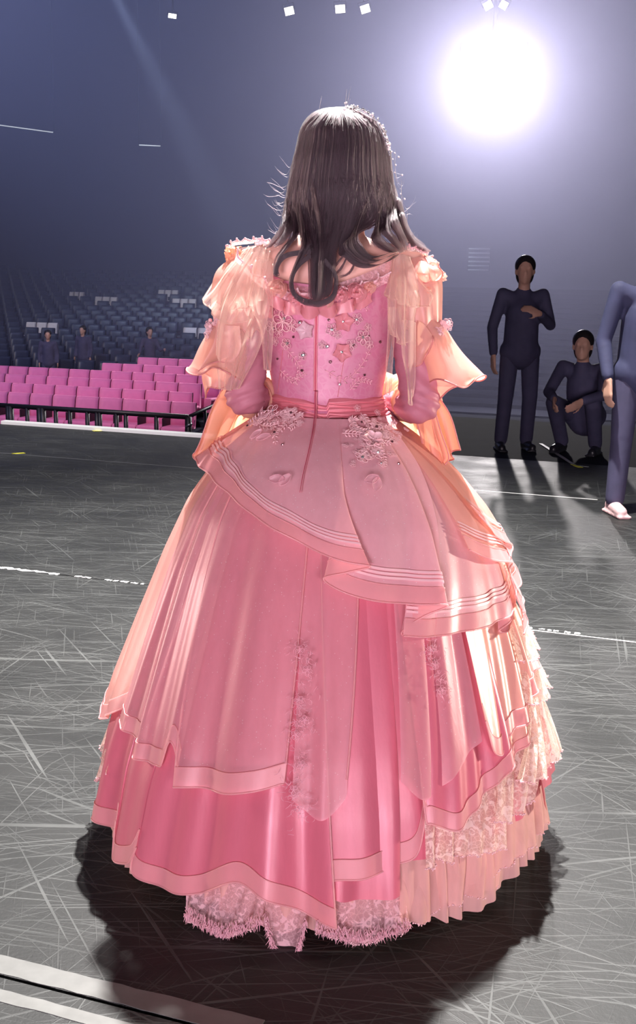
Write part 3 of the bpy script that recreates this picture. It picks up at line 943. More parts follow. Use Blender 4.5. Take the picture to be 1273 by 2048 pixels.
# ------------------------------------------------------------------ the performer: measured profile of torso and gown
YC = 2.51
_tab = [(470, 60, .9), (500, 105, .62), (540, 134, .60), (580, 138, .63), (620, 133, .66), (660, 127, .70), (700, 121, .72), (750, 112, .74), (790, 104, .78), (812, 106, .82), (830, 122, .9), (860, 160, 1.0), (900, 205, 1.0), (940, 238, 1.0),
        (1000, 278, 1.0), (1100, 322, 1.0), (1240, 374, 1.0), (1350, 414, 1.0), (1440, 440, 1.0), (1550, 458, 1.0), (1645, 466, 1.0)]
_rows = []
for (y, hw, ba) in _tab:
    q = P(656, y, YC)
    sc = np.dot(q - CAM, _fw) / F
    a = hw * sc
    a *= math.sqrt(max(0.2, 1 - (a * ba / YC) ** 2))
    _rows.append((q[2], q[0], a, a * ba))
_rows = np.array(sorted(_rows))
def prof(z):
    return np.interp(z, _rows[:, 0], _rows[:, 1]), np.interp(z, _rows[:, 0], _rows[:, 2]), np.interp(z, _rows[:, 0], _rows[:, 3])
# smoothed profile
_zz = np.linspace(_rows[0, 0] - .1, _rows[-1, 0], 500)
_cc = np.array([prof(z) for z in _zz])
_k = np.hanning(17); _k /= _k.sum()
for c in range(3):
    _cc[:, c] = np.convolve(np.pad(_cc[:, c], 8, mode='edge'), _k, mode='valid')
def prof(z):
    return np.interp(z, _zz, _cc[:, 0]), np.interp(z, _zz, _cc[:, 1]), np.interp(z, _zz, _cc[:, 2])

def S(th, z, off=0.0):
    cx, a, b = prof(z)
    return np.array([cx + (a + off) * math.sin(th), YC - (b + off) * math.cos(th), z])
def hit(px, py, off=0.0):
    """where the sight line of a measured pixel meets the gown's surface -> (theta, z)"""
    d = ray(px, py)
    best = (1e9, None); prev = None
    for Y in np.linspace(1.75, 2.75, 260):
        q = CAM + d * (Y / d[1])
        cx, a, b = prof(q[2])
        f = math.hypot((q[0] - cx) / (a + off), (q[1] - YC) / (b + off)) - 1
        if f < best[0]: best = (f, q)
        if f <= 0:
            if prev is not None:
                lo, hi = prev, Y
                for _ in range(18):
                    m = (lo + hi) / 2
                    q = CAM + d * (m / d[1]); cx, a, b = prof(q[2])
                    if math.hypot((q[0] - cx) / (a + off), (q[1] - YC) / (b + off)) > 1: lo = m
                    else: hi = m
                best = (0, q)
            break
        prev = Y
    q = best[1]; cx, a, b = prof(q[2])
    return math.atan2((q[0] - cx) / (a + off), -(q[1] - YC) / (b + off)), q[2]
def SP(px, py, off=0.0):
    th, z = hit(px, py, off); return S(th, z, off)
def S_n(th, z):
    e = 1e-3
    n = np.cross(S(th + e, z) - S(th - e, z), S(th, z + e) - S(th, z - e))
    return n / np.linalg.norm(n)

base = np.array([prof(0.2)[0], YC, 0.0])
performer = empty('person', base, 'person seen from behind in a tiered pink ball gown with long dark wavy hair', 'person')
WAIST_Z = P(656, 806, YC)[2]

# --- body: one skin from head to feet, arms bent forward
bd = MB()
headc = P(690, 345, 2.535)
T_, R_ = add_head(bd, headc, 1.0, math.pi, 0.0)
neck0 = P(672, 505, 2.50)
capsule(bd, neck0, P(684, 425, 2.52), .060, .054, 16)
def tor(y, px, w, d, yy):           # flattened trunk sections
    bd.ball(P(px, y, yy), np.array([w, d, .09]), 20, 12)
tor(545, 657, .155, .085, 2.52); tor(590, 657, .150, .088, 2.515); tor(640, 657, .138, .085, 2.51); tor(700, 656, .128, .082, 2.51); tor(760, 656, .114, .080, 2.51); tor(830, 656, .125, .095, 2.515)
bd.ball(P(656, 880, 2.52), np.array([.165, .115, .12]), 20, 12)
shL, shR = P(505, 545, 2.515), P(812, 545, 2.515)
capsule(bd, P(620, 525, 2.505), shL, .062, .056, 14); capsule(bd, P(696, 525, 2.505), shR, .062, .056, 14)
elL, elR = P(489, 792, 2.44), P(842, 808, 2.44)
wrL, wrR = P(560, 800, 2.66), P(765, 812, 2.66)
for s, sh, el, wr in ((-1, shL, elL, wrL), (1, shR, elR, wrR)):
    capsule(bd, sh, el, .048, .037, 14); capsule(bd, el, wr, .038, .026, 14)
    dd = np.array([-s * .75, .55, -.15])
    add_hand(bd, wr, dd, np.array([0, -.5, -.8]), .92, .55, -s)
hipz = .86
for s in (-1, 1):
    hp = np.array([base[0] + s * .085, YC + .02, hipz]); kn = np.array([base[0] + s * .09, YC + .0, .47]); an = np.array([base[0] + s * .09, YC + .01, .12])
    capsule(bd, hp, kn, .082, .054, 14); capsule(bd, kn, an, .053, .034, 14)
    capsule(bd, an + np.array([0, -.03, -.08]), an + np.array([0, .14, -.09]), .034, .026, 10)
fuse('body', bd, M['skin'], performer, .0055, 6)
for s in (-1, 1):
    sh = MB(); an = np.array([base[0] + s * .09, YC + .01, .0])
    capsule(sh, an + np.array([0, -.03, .045]), an + np.array([0, .15, .032]), .040, .030, 12)
    sh.box(an + np.array([0, .05, .010]), (.075, .25, .02), None, .008)
    fuse('shoe', sh, M['shoe_pink'], performer, .008, 2)

# fitted sleeves over the arms
for s, sh, el, wr in ((-1, shL, elL, wrL), (1, shR, elR, wrR)):
    g = MB()
    capsule(g, sh * .9 + el * .1, el, .054, .0435, 16); capsule(g, el, el * .22 + wr * .78, .0435, .033, 16)
    fo = fuse('fitted_sleeve', g, M['glove'], performer, .006, 6)
    el_l = Vector(el - base)
    fo.data.update()
    for vtx in fo.data.vertices:
        dd = (vtx.co - el_l).length
        k = .0020 * math.exp(-(dd / .10) ** 2) + .0008
        vtx.co += vtx.normal * k * math.sin(vtx.co.z * 210 + vtx.co.x * s * 120 + 1.5 * math.sin(vtx.co.z * 60) + vtx.co.y * 40)

# ------------------------------------------------------------------ cloth panels
def ctrl(pts, off0):
    out = []
    for p in pts:
        if p[0] == 'a':
            out.append((math.radians(p[1]), p[2], p[3] if len(p) > 3 else off0))
        else:
            o = p[2] if len(p) > 2 else off0
            th, z = hit(p[0], p[1], o)
            out.append((th, z, o))
    return np.array(out)

def panel_grid(top, hem, off, off_top=None, ns=140, nt=46, fold=0.010, freq=26, phase=0.0, tpow=1.3, sharp=0.0, warp=1.3):
    a = cr(ctrl(top, off * .15 - .006 if off_top is None else off_top), ns)
    b = cr(ctrl(hem, off), ns)
    G = np.zeros((ns, nt, 3))
    for i in range(ns):
        for j in range(nt):
            t = j / (nt - 1)
            th, z, o = a[i] * (1 - t) + b[i] * t
            w = math.sin(b[i][0] * freq + phase + warp * math.sin(b[i][0] * freq * .37 + phase * 2.1))
            if sharp: w = math.copysign(abs(w) ** (1 - sharp), w)
            w2 = math.sin(b[i][0] * freq * 2.3 + 1.7 * phase + 2.0 * t)
            o += fold * (t ** tpow) * (w + .35 * w2)
            G[i, j] = S(th, z, o)
    return G

def ribbon_on(G, d0, d1, lift, n=5):
    """strip of a panel between distances d0..d1 above its hem, lifted outward"""
    ns, nt = G.shape[:2]
    out = np.zeros((ns, n, 3))
    for i in range(ns):
        col = G[i][::-1]
        L = np.concatenate([[0], np.cumsum(np.linalg.norm(np.diff(col, axis=0), axis=1))])
        for k in range(n):
            d = min(d0 + (d1 - d0) * k / (n - 1), L[-1])
            q = np.array([np.interp(d, L, col[:, c]) for c in range(3)])
            out[i, k] = q
    # normals by outward direction from the gown's axis
    for i in range(ns):
        for k in range(n):
            q = out[i, k]; cx, _, _ = prof(q[2])
            r = np.array([q[0] - cx, q[1] - YC, 0.05]); out[i, k] = q + lift * r / np.linalg.norm(r)
    return out

def hem_bead(G, r, side=True):
    mb = MB()
    mb.tube(G[:, -1], r, 6)
    return mb

def panel(name, mat, top, hem, off, band=None, ribbons=0, bead='band', sides=(False, False), label=None, **kw):
    G = panel_grid(top, hem, off, **kw)
    v, f = grid_faces(G)
    o = mesh_obj(name, v, f, M[mat], performer, True, label)
    if band:
        B = ribbon_on(G, 0.0, band, 0.0022)
        mb = MB().grid(B)
        mb.tube(B[:, 0], .0020, 6)
        mb.tube(B[:, -1], .0012, 5)
        mb.obj('hem_band', M['band'], o)
    for k in range(ribbons):
        d = (band or .03) + .012 + k * .0085
        MB().grid(ribbon_on(G, d, d + .0052, .0045, 3)).obj('ribbon_trim', M['ribbon'], o)
    if bead == 'lace':
        mb = MB()
        for i in range(0, G.shape[0] - 1):
            q = G[i, -1]; q2 = G[i + 1, -1]
            L = np.linalg.norm(q2 - q)
            for m in range(max(1, int(L / .0038))):
                p = q + (q2 - q) * (m / max(1, int(L / .0038)))
                mb.ball(p + rng.normal(0, .0012, 3), rng.uniform(.0012, .0024), 5, 4)
        mb.obj('scalloped_edge', M['applique'], o)
    for e, i in zip(sides, (0, -1)):
        if e:
            MB().tube(G[i], .0022, 6).obj('side_seam', M['band'], o)
    return o, G

WZ = WAIST_Z - .02
def wt(a0, a1, n, z=WZ):
    return [('a', a, z) for a in np.linspace(a0, a1, n)]
full = list(np.linspace(-180, 180, 25))

# petticoat, full round, pleated tulle reaching the floor
panel('petticoat', 'petticoat', wt(-180, 180, 25), [('a', a, .030 + .018 * math.sin(i * 2.1)) for i, a in enumerate(full)], -.036, ns=520, nt=34, fold=.011, freq=34, tpow=2.0, warp=5.0)
# lining under all
panel('skirt_lining', 'satin_in', wt(-180, 180, 25), [('a', a, .16) for a in full], -.030, ns=240, nt=24, fold=.006, freq=20)
# ragged lace pieces hanging below the hem
def rag(top, hem, mat, off, **kw):
    kw.setdefault('warp', 2.6)
    return panel('lace_hem', mat, top, hem, off, bead='lace', **kw)
LACE_FRONT = []
def front_lace(*a, **k):
    k['off_top'] = -.045; o, _ = rag(*a, **k); LACE_FRONT.append((a[1], o))
front_lace([(378, 1700), (440, 1720), (500, 1735), (540, 1745)], [(368, 1832), (420, 1862), (455, 1872), (522, 1848)], 'lace_pink', -.004, fold=.008, freq=60, ns=90, nt=24)
front_lace([(530, 1750), (560, 1760), (600, 1770), (632, 1780)], [(530, 1842), (556, 1925), (588, 1930), (612, 1850)], 'lace_pink', .002, fold=.006, freq=50, ns=60, nt=26)
front_lace([(640, 1740), (690, 1740), (740, 1740), (800, 1735)], [(632, 1862), (690, 1880), (740, 1882), (822, 1858)], 'lace_pink', -.004, fold=.008, freq=60, ns=90, nt=24)
rag([(800, 1640), (850, 1650), (930, 1600), (1010, 1560)], [(795, 1835), (850, 1842), (920, 1802), (1002, 1775)], 'petticoat', -.026, off_top=-.045, fold=.012, freq=30, ns=90, nt=24)
rag([(980, 1560), (1020, 1560), (1080, 1500), (1110, 1470)], [(975, 1768), (1030, 1718), (1085, 1655), (1124, 1636)], 'petticoat', -.020, off_top=-.04, fold=.012, freq=30, ns=80, nt=24)
# cream lace tiers at right
rag([(838, 1500), (880, 1500), (940, 1480), (1000, 1440)], [(852, 1735), (888, 1722), (945, 1712), (1012, 1690)], 'lace', -.008, fold=.012, freq=40, ns=100, nt=28)
rag([(985, 1350), (1010, 1380), (1040, 1350), (1060, 1330)], [(985, 1640), (1018, 1640), (1042, 1622), (1062, 1600)], 'lace', .014, fold=.012, freq=40, ns=80, nt=28)
rag([(1020, 1230), (1045, 1240), (1060, 1240), ('a', 120, .50)], [(1030, 1560), (1075, 1560), (1122, 1502), ('a', 125, .22)], 'lace', .020, fold=.012, freq=36, ns=90, nt=28)
rag([(1010, 1200), (1035, 1190), ('a', 100, .62), ('a', 140, .60)], [(1045, 1405), (1092, 1402), ('a', 104, .40), ('a', 150, .36)], 'lace', .030, fold=.012, freq=36, ns=80, nt=24)
rag([('a', 70, .72), ('a', 92, .72), ('a', 120, .70), ('a', 150, .70)], [(1040, 1322), (1072, 1318), ('a', 104, .50), ('a', 150, .48)], 'lace', .036, fold=.010, freq=36, ns=80, nt=24)
# cream lace peeping at far left
rag([('a', -105, .42), (196, 1440), (215, 1450), (240, 1470)], [('a', -110, .20), (184, 1535), (195, 1562), (218, 1545)], 'lace', .010, fold=.012, freq=40, ns=60, nt=20)

# rose satin skirt
panel('satin_panel', 'satin', wt(-64, -4, 6), [(196, 1622), (222, 1664), (238, 1640), (232, 1712), (268, 1722), (285, 1690), (276, 1735), (310, 1772), (385, 1795), (470, 1763), (540, 1792), (610, 1835), (672, 1852)], .006, band=.040, ns=260, nt=60, fold=.015, freq=14, tpow=1.4, sides=(False, True))
panel('satin_panel', 'satin', wt(-5, 24, 5), [(664, 1757), (715, 1757), (760, 1748), (800, 1736), (838, 1712), (856, 1640)], .000, band=.040, ns=150, nt=60, fold=.014, freq=13, phase=1.0, tpow=1.3)
panel('satin_panel', 'satin', wt(0, 20, 4), [(660, 1792), (700, 1802), (760, 1800), (800, 1790)], -.008, band=.0, ns=90, nt=40, fold=.008, freq=26, phase=2.0)
panel('satin_panel', 'satin', wt(22, 62, 5), [(842, 1560), (852, 1640), (862, 1645), (905, 1655), (942, 1628), (985, 1582), (1022, 1520), (1024, 1490)], .012, band=.034, ns=150, nt=60, fold=.012, freq=24, phase=2.2, tpow=1.5)
# peach satin swag at right
panel('peach_swag', 'peach_satin', wt(46, 96, 5), [(968, 1440), (988, 1503), (1012, 1506), (1026, 1470), (1054, 1430), (1068, 1350), ('a', 98, .46)], .024, band=.036, ns=150, nt=60, fold=.010, freq=28, phase=.5, tpow=1.2, label='peach satin swag catching the side light')
panel('peach_swag', 'peach_satin', wt(44, 84, 4), [(1000, 1500), (1024, 1540), (1040, 1500), (1060, 1450)], .016, band=.02, ns=80, nt=40, fold=.010, freq=28, phase=.9)
# front half of the satin skirt, away from view
panel('satin_panel', 'satin', wt(60, 300, 9), [('a', a, .16) for a in np.linspace(62, 296, 9)], -.004, ns=160, nt=24, fold=.012, freq=18)

# sheer overskirt at left
panel('overskirt_panel', 'organza', wt(-48, -6, 5), [(352, 1572), (368, 1574), (430, 1584), (500, 1582), (566, 1572)], .026, band=.040, ns=150, nt=60, fold=.011, freq=15, phase=.7, tpow=1.0, sides=(True, True))
panel('overskirt_panel', 'organza', wt(-60, -36, 5), [(262, 1503), (290, 1522), (325, 1531), (348, 1480), (362, 1530)], .022, band=.034, ns=120, nt=60, fold=.008, freq=30, phase=1.7, tpow=1.1, sides=(True, False))
panel('overskirt_panel', 'organza', wt(-76, -52, 5), [(236, 1430), (246, 1448), (268, 1475), (288, 1482)], .018, band=.034, ns=100, nt=60, fold=.008, freq=30, phase=.2, tpow=1.1)
panel('overskirt_panel', 'sleeve', wt(-150, -66, 6), [('a', -150, .34), ('a', -120, .32), ('a', -98, .325), (196, 1432), (222, 1428), (250, 1412)], .022, band=.034, ns=120, nt=60, fold=.008, freq=20, phase=1.2, tpow=1.1, label='backlit peach organza panel')
panel('overskirt_panel', 'organza', wt(-8, 14, 4), [(585, 1600), (640, 1640), (690, 1600), (694, 1560)], .012, band=.0, ns=80, nt=50, fold=.004, freq=30, phase=.7, sides=(False, True))
panel('overskirt_panel', 'organza', wt(24, 46, 4), [(800, 1560), (850, 1600), (900, 1560), (960, 1480)], .020, band=.0, ns=90, nt=50, fold=.006, freq=28, phase=.3)

# peplum: cascading flounce, doubling back on itself in folds
pt = wt(-100, -62, 3) + wt(-52, -2, 6) + [('a', 6, WZ, .022), ('a', 10, WZ, .020), ('a', 14, WZ, .022), ('a', 24, WZ, .026), ('a', 32, WZ, .026), ('a', 38, WZ, .024), ('a', 40, WZ, .02), ('a', 44, WZ, .02), ('a', 54, WZ, .022), ('a', 64, WZ, .024)]
ph = [('a', -104, .87, .012), (392, 905, .05), (408, 935, .05), (450, 985, .05), (505, 1027, .05), (560, 1062, .05), (622, 1098, .052), (690, 1122, .062), (740, 1132, .072),
      (700, 1142, .050), (648, 1157, .036), (690, 1184, .036), (760, 1203, .044), (830, 1210, .054), (892, 1209, .064), (850, 1232, .042), (806, 1270, .026), (868, 1271, .028)]
PEP, GP = panel('peplum_flounce', 'organza_peplum', pt[:len(ph)], ph, .05, off_top=.020, band=.036, ribbons=3, ns=360, nt=50, fold=.007, freq=10, tpow=1.0, sides=(False, False))
pt2 = [('a', a, WZ, .010) for a in np.linspace(36, 150, 9)]
ph2 = [(806, 1271, .026), (866, 1272, .030), (940, 1261, .032), (1002, 1240, .036), (1027, 1222, .04), (1000, 1262, .026), (1020, 1250, .02), ('a', 88, .60, .03), ('a', 150, .58, .03)]
panel('peplum_flounce', 'organza_peplum', pt2, ph2, .03, off_top=.012, band=.036, ribbons=3, ns=220, nt=50, fold=.004, freq=18, tpow=1.2)
ph3 = [(940, 1100, .05), (985, 1120, .052), (1030, 1128, .058), (1044, 1165, .062), (1030, 1190, .052), (1052, 1240, .06), (1046, 1262, .058), ('a', 105, .60, .03), ('a', 140, .60, .03)]
panel('side_flounce', 'sleeve', [('a', a, WZ, .008) for a in np.linspace(50, 140, 9)], ph3, .03, off_top=.014, band=.034, ribbons=3, ns=160, nt=44, fold=.004, freq=18, phase=.8, tpow=1.2)
ph4 = [(955, 1030, .05), (1000, 1075, .055), (1024, 1090, .060), (1020, 1112, .055), ('a', 100, .74, .045), ('a', 140, .74, .04)]
panel('side_flounce', 'sleeve', [('a', a, WZ, .008) for a in np.linspace(56, 140, 6)], ph4, .04, off_top=.016, band=.030, ribbons=2, ns=120, nt=40, fold=.004, freq=18, phase=.4, tpow=1.2)
0 and panel('side_flounce', 'sleeve', [('a', a, WZ, .004) for a in np.linspace(-150, -76, 5)], [('a', -150, .74), ('a', -120, .72), ('a', -104, .74), (398, 920), (410, 936)], .046, off_top=.014, band=.030, ns=90, nt=40, fold=.006, freq=18, phase=.4)

# backlit puff round the hips
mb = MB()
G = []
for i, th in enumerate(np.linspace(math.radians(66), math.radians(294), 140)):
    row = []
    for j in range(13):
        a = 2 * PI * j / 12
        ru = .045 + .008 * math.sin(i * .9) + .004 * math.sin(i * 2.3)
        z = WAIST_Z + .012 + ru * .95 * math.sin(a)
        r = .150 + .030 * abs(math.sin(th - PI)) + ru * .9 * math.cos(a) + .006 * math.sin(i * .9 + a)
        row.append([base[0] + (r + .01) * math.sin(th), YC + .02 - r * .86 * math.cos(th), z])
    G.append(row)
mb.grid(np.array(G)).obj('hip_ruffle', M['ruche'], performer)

# ------------------------------------------------------------------ bodice, sash, zip
def neck_y(px):      # pixel row of the back neckline
    return np.interp(px, [500, 530, 560, 600, 635, 680, 730, 770, 810], [545, 556, 566, 572, 572, 566, 556, 540, 520])
ths = np.linspace(-PI, PI, 150)
def neck_z(th):
    t = abs(math.degrees(th))
    return P(656, np.interp(t, [0, 30, 60, 90, 120, 180], [573, 566, 548, 540, 560, 585]), YC - .1 * math.cos(th))[2]
G = np.array([[S(th, WAIST_Z - .012 + (neck_z(th) - WAIST_Z + .012) * j / 30, .004) for j in range(31)] for th in ths])
BOD = MB().grid(G).obj('bodice', M['bodice'], performer)
Gp = np.array([[S(th, WAIST_Z - .020 + .040 * j / 24, .010 + .0026 * math.sin(j / 24 * 5 * 2 * PI + .4 * math.sin(th * 5)) + (.0 if 0 < j < 24 else -.006)) + np.array([0, 0, .0016 * math.sin(th * 9 + j * .5) - .012 * math.exp(-(th / .5) ** 2) * (th < 0)]) for j in range(25)] for th in np.linspace(-PI, PI, 160)])
SASH = MB().grid(Gp).obj('sash', M['sash'], performer)
# zip: two lips and a sunken dark seam
zt = [SP(x, y, .006) for x, y in ((634, 590), (633, 640), (632, 700), (631, 760), (631, 782))]
zl = cr(np.array(zt), 40)
MB().tube(zl + np.array([-.0026, -.0003, 0]), .0016, 6).tube(zl + np.array([.0026, -.0003, 0]), .0016, 6).obj('zipper_lip', M['sash'], BOD)
MB().tube(zl + np.array([0, -.0002, 0]), .0019, 6).obj('zipper', M['crease'], BOD, label='dark rose zip seam down the back')
zs = cr(np.array([SP(x, y, o) for x, y, o in ((631, 782, .013), (630, 800, .016), (630, 826, .016), (626, 860, .028), (618, 900, .034), (606, 950, .042), (600, 985, .046))]), 50)
MB().tube(zs, np.linspace(.0018, .0005, 50), 6).obj('placket', M['crease'], PEP, label='dark rose placket seam')
MB().tube(zs + np.array([.0035, .0, 0]), np.linspace(.0018, .0006, 50), 6).obj('placket_lip', M['sash'], PEP)
for x0, y0, x1, y1 in ((566, 700, 556, 786), (690, 712, 676, 794)):
    ln = cr(np.array([SP(x0 + (x1 - x0) * t, y0 + (y1 - y0) * t, .0056) for t in (0, .33, .66, 1)]), 20)
    MB().tube(ln, .0007, 5).obj('seam', M['sash'], BOD)

# ------------------------------------------------------------------ flowers, gems, lace applique
def frame_at(px, py, off):
    th, z = hit(px, py, off)
    c = S(th, z, off); n = S_n(th, z)
    if n[1] > 0 and abs(th) < PI / 2: n = -n
    x = np.cross(np.array([0, 0, 1.0]), n); x /= np.linalg.norm(x)
    y = np.cross(n, x)
    return c, x, y, n
def petal_flower(mb, c, x, y, n, r, k=5, rot=0.0, cup=.35):
    for i in range(k):
        a = rot + 2 * PI * i / k
        d = x * math.cos(a) + y * math.sin(a); s = -x * math.sin(a) + y * math.cos(a)
        G = np.zeros((6, 7, 3))
        for u in range(6):
            t = u / 5
            w = r * .38 * (.12 + math.sin(PI * .86 * t ** 1.45))
            for v in range(7):
                q = v / 3 - 1
                G[u, v] = c + d * r * (t * (1 - .22 * q * q)) + s * w * q + n * (r * cup * (t ** 1.6) + r * .10 * (q * q) + r * .05 * math.sin(a * 3))
        mb.grid(G)
def lace_flower(mb, c, x, y, n, r, k=5, rot=0.0):
    for i in range(k):
        a = rot + 2 * PI * i / k
        pts = []
        for t in np.linspace(0, 2 * PI, 13):
            q = np.array([r * .55 + r * .42 * math.cos(t), r * .36 * math.sin(t)])
            pts.append(c + x * (q[0] * math.cos(a) - q[1] * math.sin(a)) + y * (q[0] * math.sin(a) + q[1] * math.cos(a)) + n * .003)
        mb.tube(pts, r * .048, 5)
        mb.tube([c + (x * math.cos(a) + y * math.sin(a)) * r * .15 + n * .002, c + (x * math.cos(a) + y * math.sin(a)) * r * .80 + n * .003], r * .03, 4)
    mb.ball(c + n * .003, r * .10, 6, 5)
def sprig(mb, pts, off, r0=.0009, leaves=True):
    q = cr(np.array([SP(x, y, off) for x, y in pts]), 26)
    mb.tube(q, r0, 5)
    if leaves:
        for i in range(2, 26, 3):
            d = q[min(i + 1, 25)] - q[i - 1]; d /= np.linalg.norm(d)
            s = np.cross(d, np.array([0, -1.0, 0])); s /= np.linalg.norm(s)
            for sg in (-1, 1):
                l = .010 * (1 - .4 * i / 26)
                mb.tube([q[i], q[i] + (d * .6 + s * sg) * l * .6 + np.array([0, -.002, 0]), q[i] + (d * .9 + s * sg * .9) * l], [.0006, .0017, .0004], 5)
    return q
pxm = 2.42 / F
def add_flower(parent, px, py, rpx, off, mat, kind, rot=0.0, name='flower'):
    c, x, y, n = frame_at(px, py, off)
    mb = MB()
    (petal_flower if kind == 'petal' else lace_flower)(mb, c, x, y, n, rpx * pxm, 5, rot)
    mb.obj(name, M[mat], parent)
def add_gem(parent, px, py, rpx, off, mat='gem'):
    c, x, y, n = frame_at(px, py, off)
    r = rpx * pxm
    mb = MB().lathe(c, [(0, r * .75), (r * .6, r * .65), (r, r * .1), (r * .9, -.001), (0, -.001)], 8, n)
    return mb.obj('gem', M[mat], parent, smooth=False)
O = .010
add_flower(BOD, 567, 643, 23, O, 'applique', 'lace', .3, 'lace_flower')
add_flower(BOD, 545, 655, 15, O, 'applique', 'lace', .9, 'lace_flower')
add_flower(BOD, 586, 652, 13, O, 'applique', 'lace', .1, 'lace_flower')
add_flower(BOD, 612, 661, 19, O, 'petal_pale', 'petal', .5)
add_flower(BOD, 687, 644, 21, O, 'petal', 'petal', .2)
add_flower(BOD, 684, 704, 20, O, 'petal', 'petal', .9)
add_flower(BOD, 540, 622, 18, O, 'petal', 'petal', .4)
for x, y, r in ((726, 675, 16), (714, 638, 12), (664, 659, 13), (675, 670, 9), (574, 688, 12), (552, 682, 10), (702, 690, 12), (606, 712, 9), (738, 690, 10), (735, 655, 9), (645, 690, 9), (560, 665, 10)):
    add_flower(BOD, x, y, r, O, 'applique', 'lace', x * .1, 'lace_flower')
for x, y, r in ((568, 637, 4), (600, 645, 4.2), (546, 657, 4.2), (574, 687, 4.4), (606, 710, 5), (664, 659, 4.4), (654, 693, 4.4), (684, 704, 3.8), (726, 674, 4.6), (687, 643, 3), (698, 634, 2.6), (714, 639, 3.2), (680, 769, 3.2)):
    add_gem(BOD, x, y, r, O + .004)
for x, y, r in ((559, 614, 2.6), (587, 674, 2.6), (555, 718, 2.4), (604, 741, 2.8), (658, 640, 2.6), (707, 690, 3), (661, 724, 3), (730, 750, 2.6), (761, 684, 3.2), (738, 672, 2.4)):
    add_gem(BOD, x, y, r, O + .002, 'gem_dark')
# embroidered vines on the bodice
for pts in (((540, 600), (560, 625), (600, 612)), ((575, 700), (600, 735), (590, 770)), ((650, 740), (690, 760), (720, 735), (740, 700)), ((650, 620), (690, 612), (740, 618)), ((560, 740), (585, 760), (612, 745)), ((700, 780), (720, 760), (745, 765))):
    mb = MB(); sprig(mb, pts, .006, .0009)
    mb.obj('embroidery_sprig', M['motif'], BOD)

OP = .034
mb = MB()
c0 = [((500, 850), (520, 832), (548, 822)), ((520, 825), (545, 850), (552, 888)), ((548, 832), (580, 826), (608, 830)), ((560, 820), (575, 838), (560, 862)), ((505, 838), (530, 852), (560, 846)), ((575, 830), (590, 845), (580, 858))]
for pts in c0: sprig(mb, pts, OP)
for x, y, r in ((544, 824, 18), (528, 838, 13), (580, 828, 13), (552, 868, 9), (600, 832, 8), (545, 848, 10), (515, 848, 9)):
    c, x_, y_, n = frame_at(x, y, OP); lace_flower(mb, c, x_, y_, n, r * pxm, 5, x * .3)
for i in range(60):
    x = 500 + 105 * rng.random(); y = 818 + 34 * rng.random() + (18 * rng.random() if 530 < x < 570 else 0)
    c, x_, y_, n = frame_at(x, y, OP); lace_flower(mb, c, x_, y_, n, rng.uniform(4, 7) * pxm, 5, i)
mb.obj('lace_applique', M['applique'], PEP)
mb = MB()
c1 = [((700, 842), (712, 856), (730, 862), (750, 856)), ((685, 866), (715, 868), (748, 872)), ((722, 826), (738, 850), (746, 878)), ((746, 878), (776, 886), (790, 870)), ((746, 880), (735, 905), (720, 915)), ((748, 885), (765, 910), (770, 930)), ((760, 862), (785, 850), (792, 842)), ((700, 846), (706, 838), (714, 842))]
for pts in c1: sprig(mb, pts, OP, .0010)
for x, y, r in ((747, 880, 24), (765, 868, 16), (730, 868, 14), (726, 914, 16), (755, 908, 14), (765, 928, 10), (780, 880, 12), (752, 852, 13), (712, 860, 10), (725, 838, 9), (775, 855, 10)):
    c, x_, y_, n = frame_at(x, y, OP); lace_flower(mb, c, x_, y_, n, r * pxm, 6, x * .2)
for i in range(90):
    x = 746 + rng.normal(0, 24); y = 880 + rng.normal(0, 22)
    c, x_, y_, n = frame_at(x, y, OP); lace_flower(mb, c, x_, y_, n, rng.uniform(4, 8) * pxm, 5, i)
c, x_, y_, n = frame_at(747, 880, OP + .003); petal_flower(mb, c, x_, y_, n, 22 * pxm, 5, .4)
mb.obj('lace_applique', M['applique'], PEP)
for x, y, r, m in ((545, 820, 3, 'gem'), (582, 825, 2.6, 'gem_dark'), (549, 864, 3, 'gem_dark'), (565, 889, 2.6, 'gem_dark'), (528, 802, 2.6, 'gem_dark'), (495, 851, 2.6, 'gem_dark'), (754, 853, 3.4, 'gem_dark'), (785, 883, 2.8, 'gem_dark'), (798, 927, 2.8, 'gem_dark'), (726, 914, 3.6, 'gem'), (747, 886, 3.4, 'gem'), (724, 844, 2.6, 'gem_dark'), (757, 904, 3, 'gem'), (763, 926, 2.4, 'gem')):
    add_gem(PEP, x, y, r, OP + .008, m)
for x, y, rot in ((516, 874, 1.3), (530, 880, .6), (556, 962, .1), (572, 964, 1.0), (742, 962, .3), (752, 972, 1.2)):
    c, x_, y_, n = frame_at(x, y, .05)
    mb = MB(); r = 15 * pxm
    d = x_ * math.cos(rot) + y_ * math.sin(rot); s = -x_ * math.sin(rot) + y_ * math.cos(rot)
    G = np.array([[c + d * r * (t * 2 - 1) + s * r * .62 * q * math.sin(PI * (.08 + .84 * t)) + n * (.004 + .006 * q * q) for q in np.linspace(-1, 1, 7)] for t in np.linspace(0, 1, 9)])
    mb.grid(G); mb.tube(list(G[:, 0]) + list(G[::-1, -1]), .0009, 5)
    mb.obj('loose_petal', M['petal_sheer'], PEP)
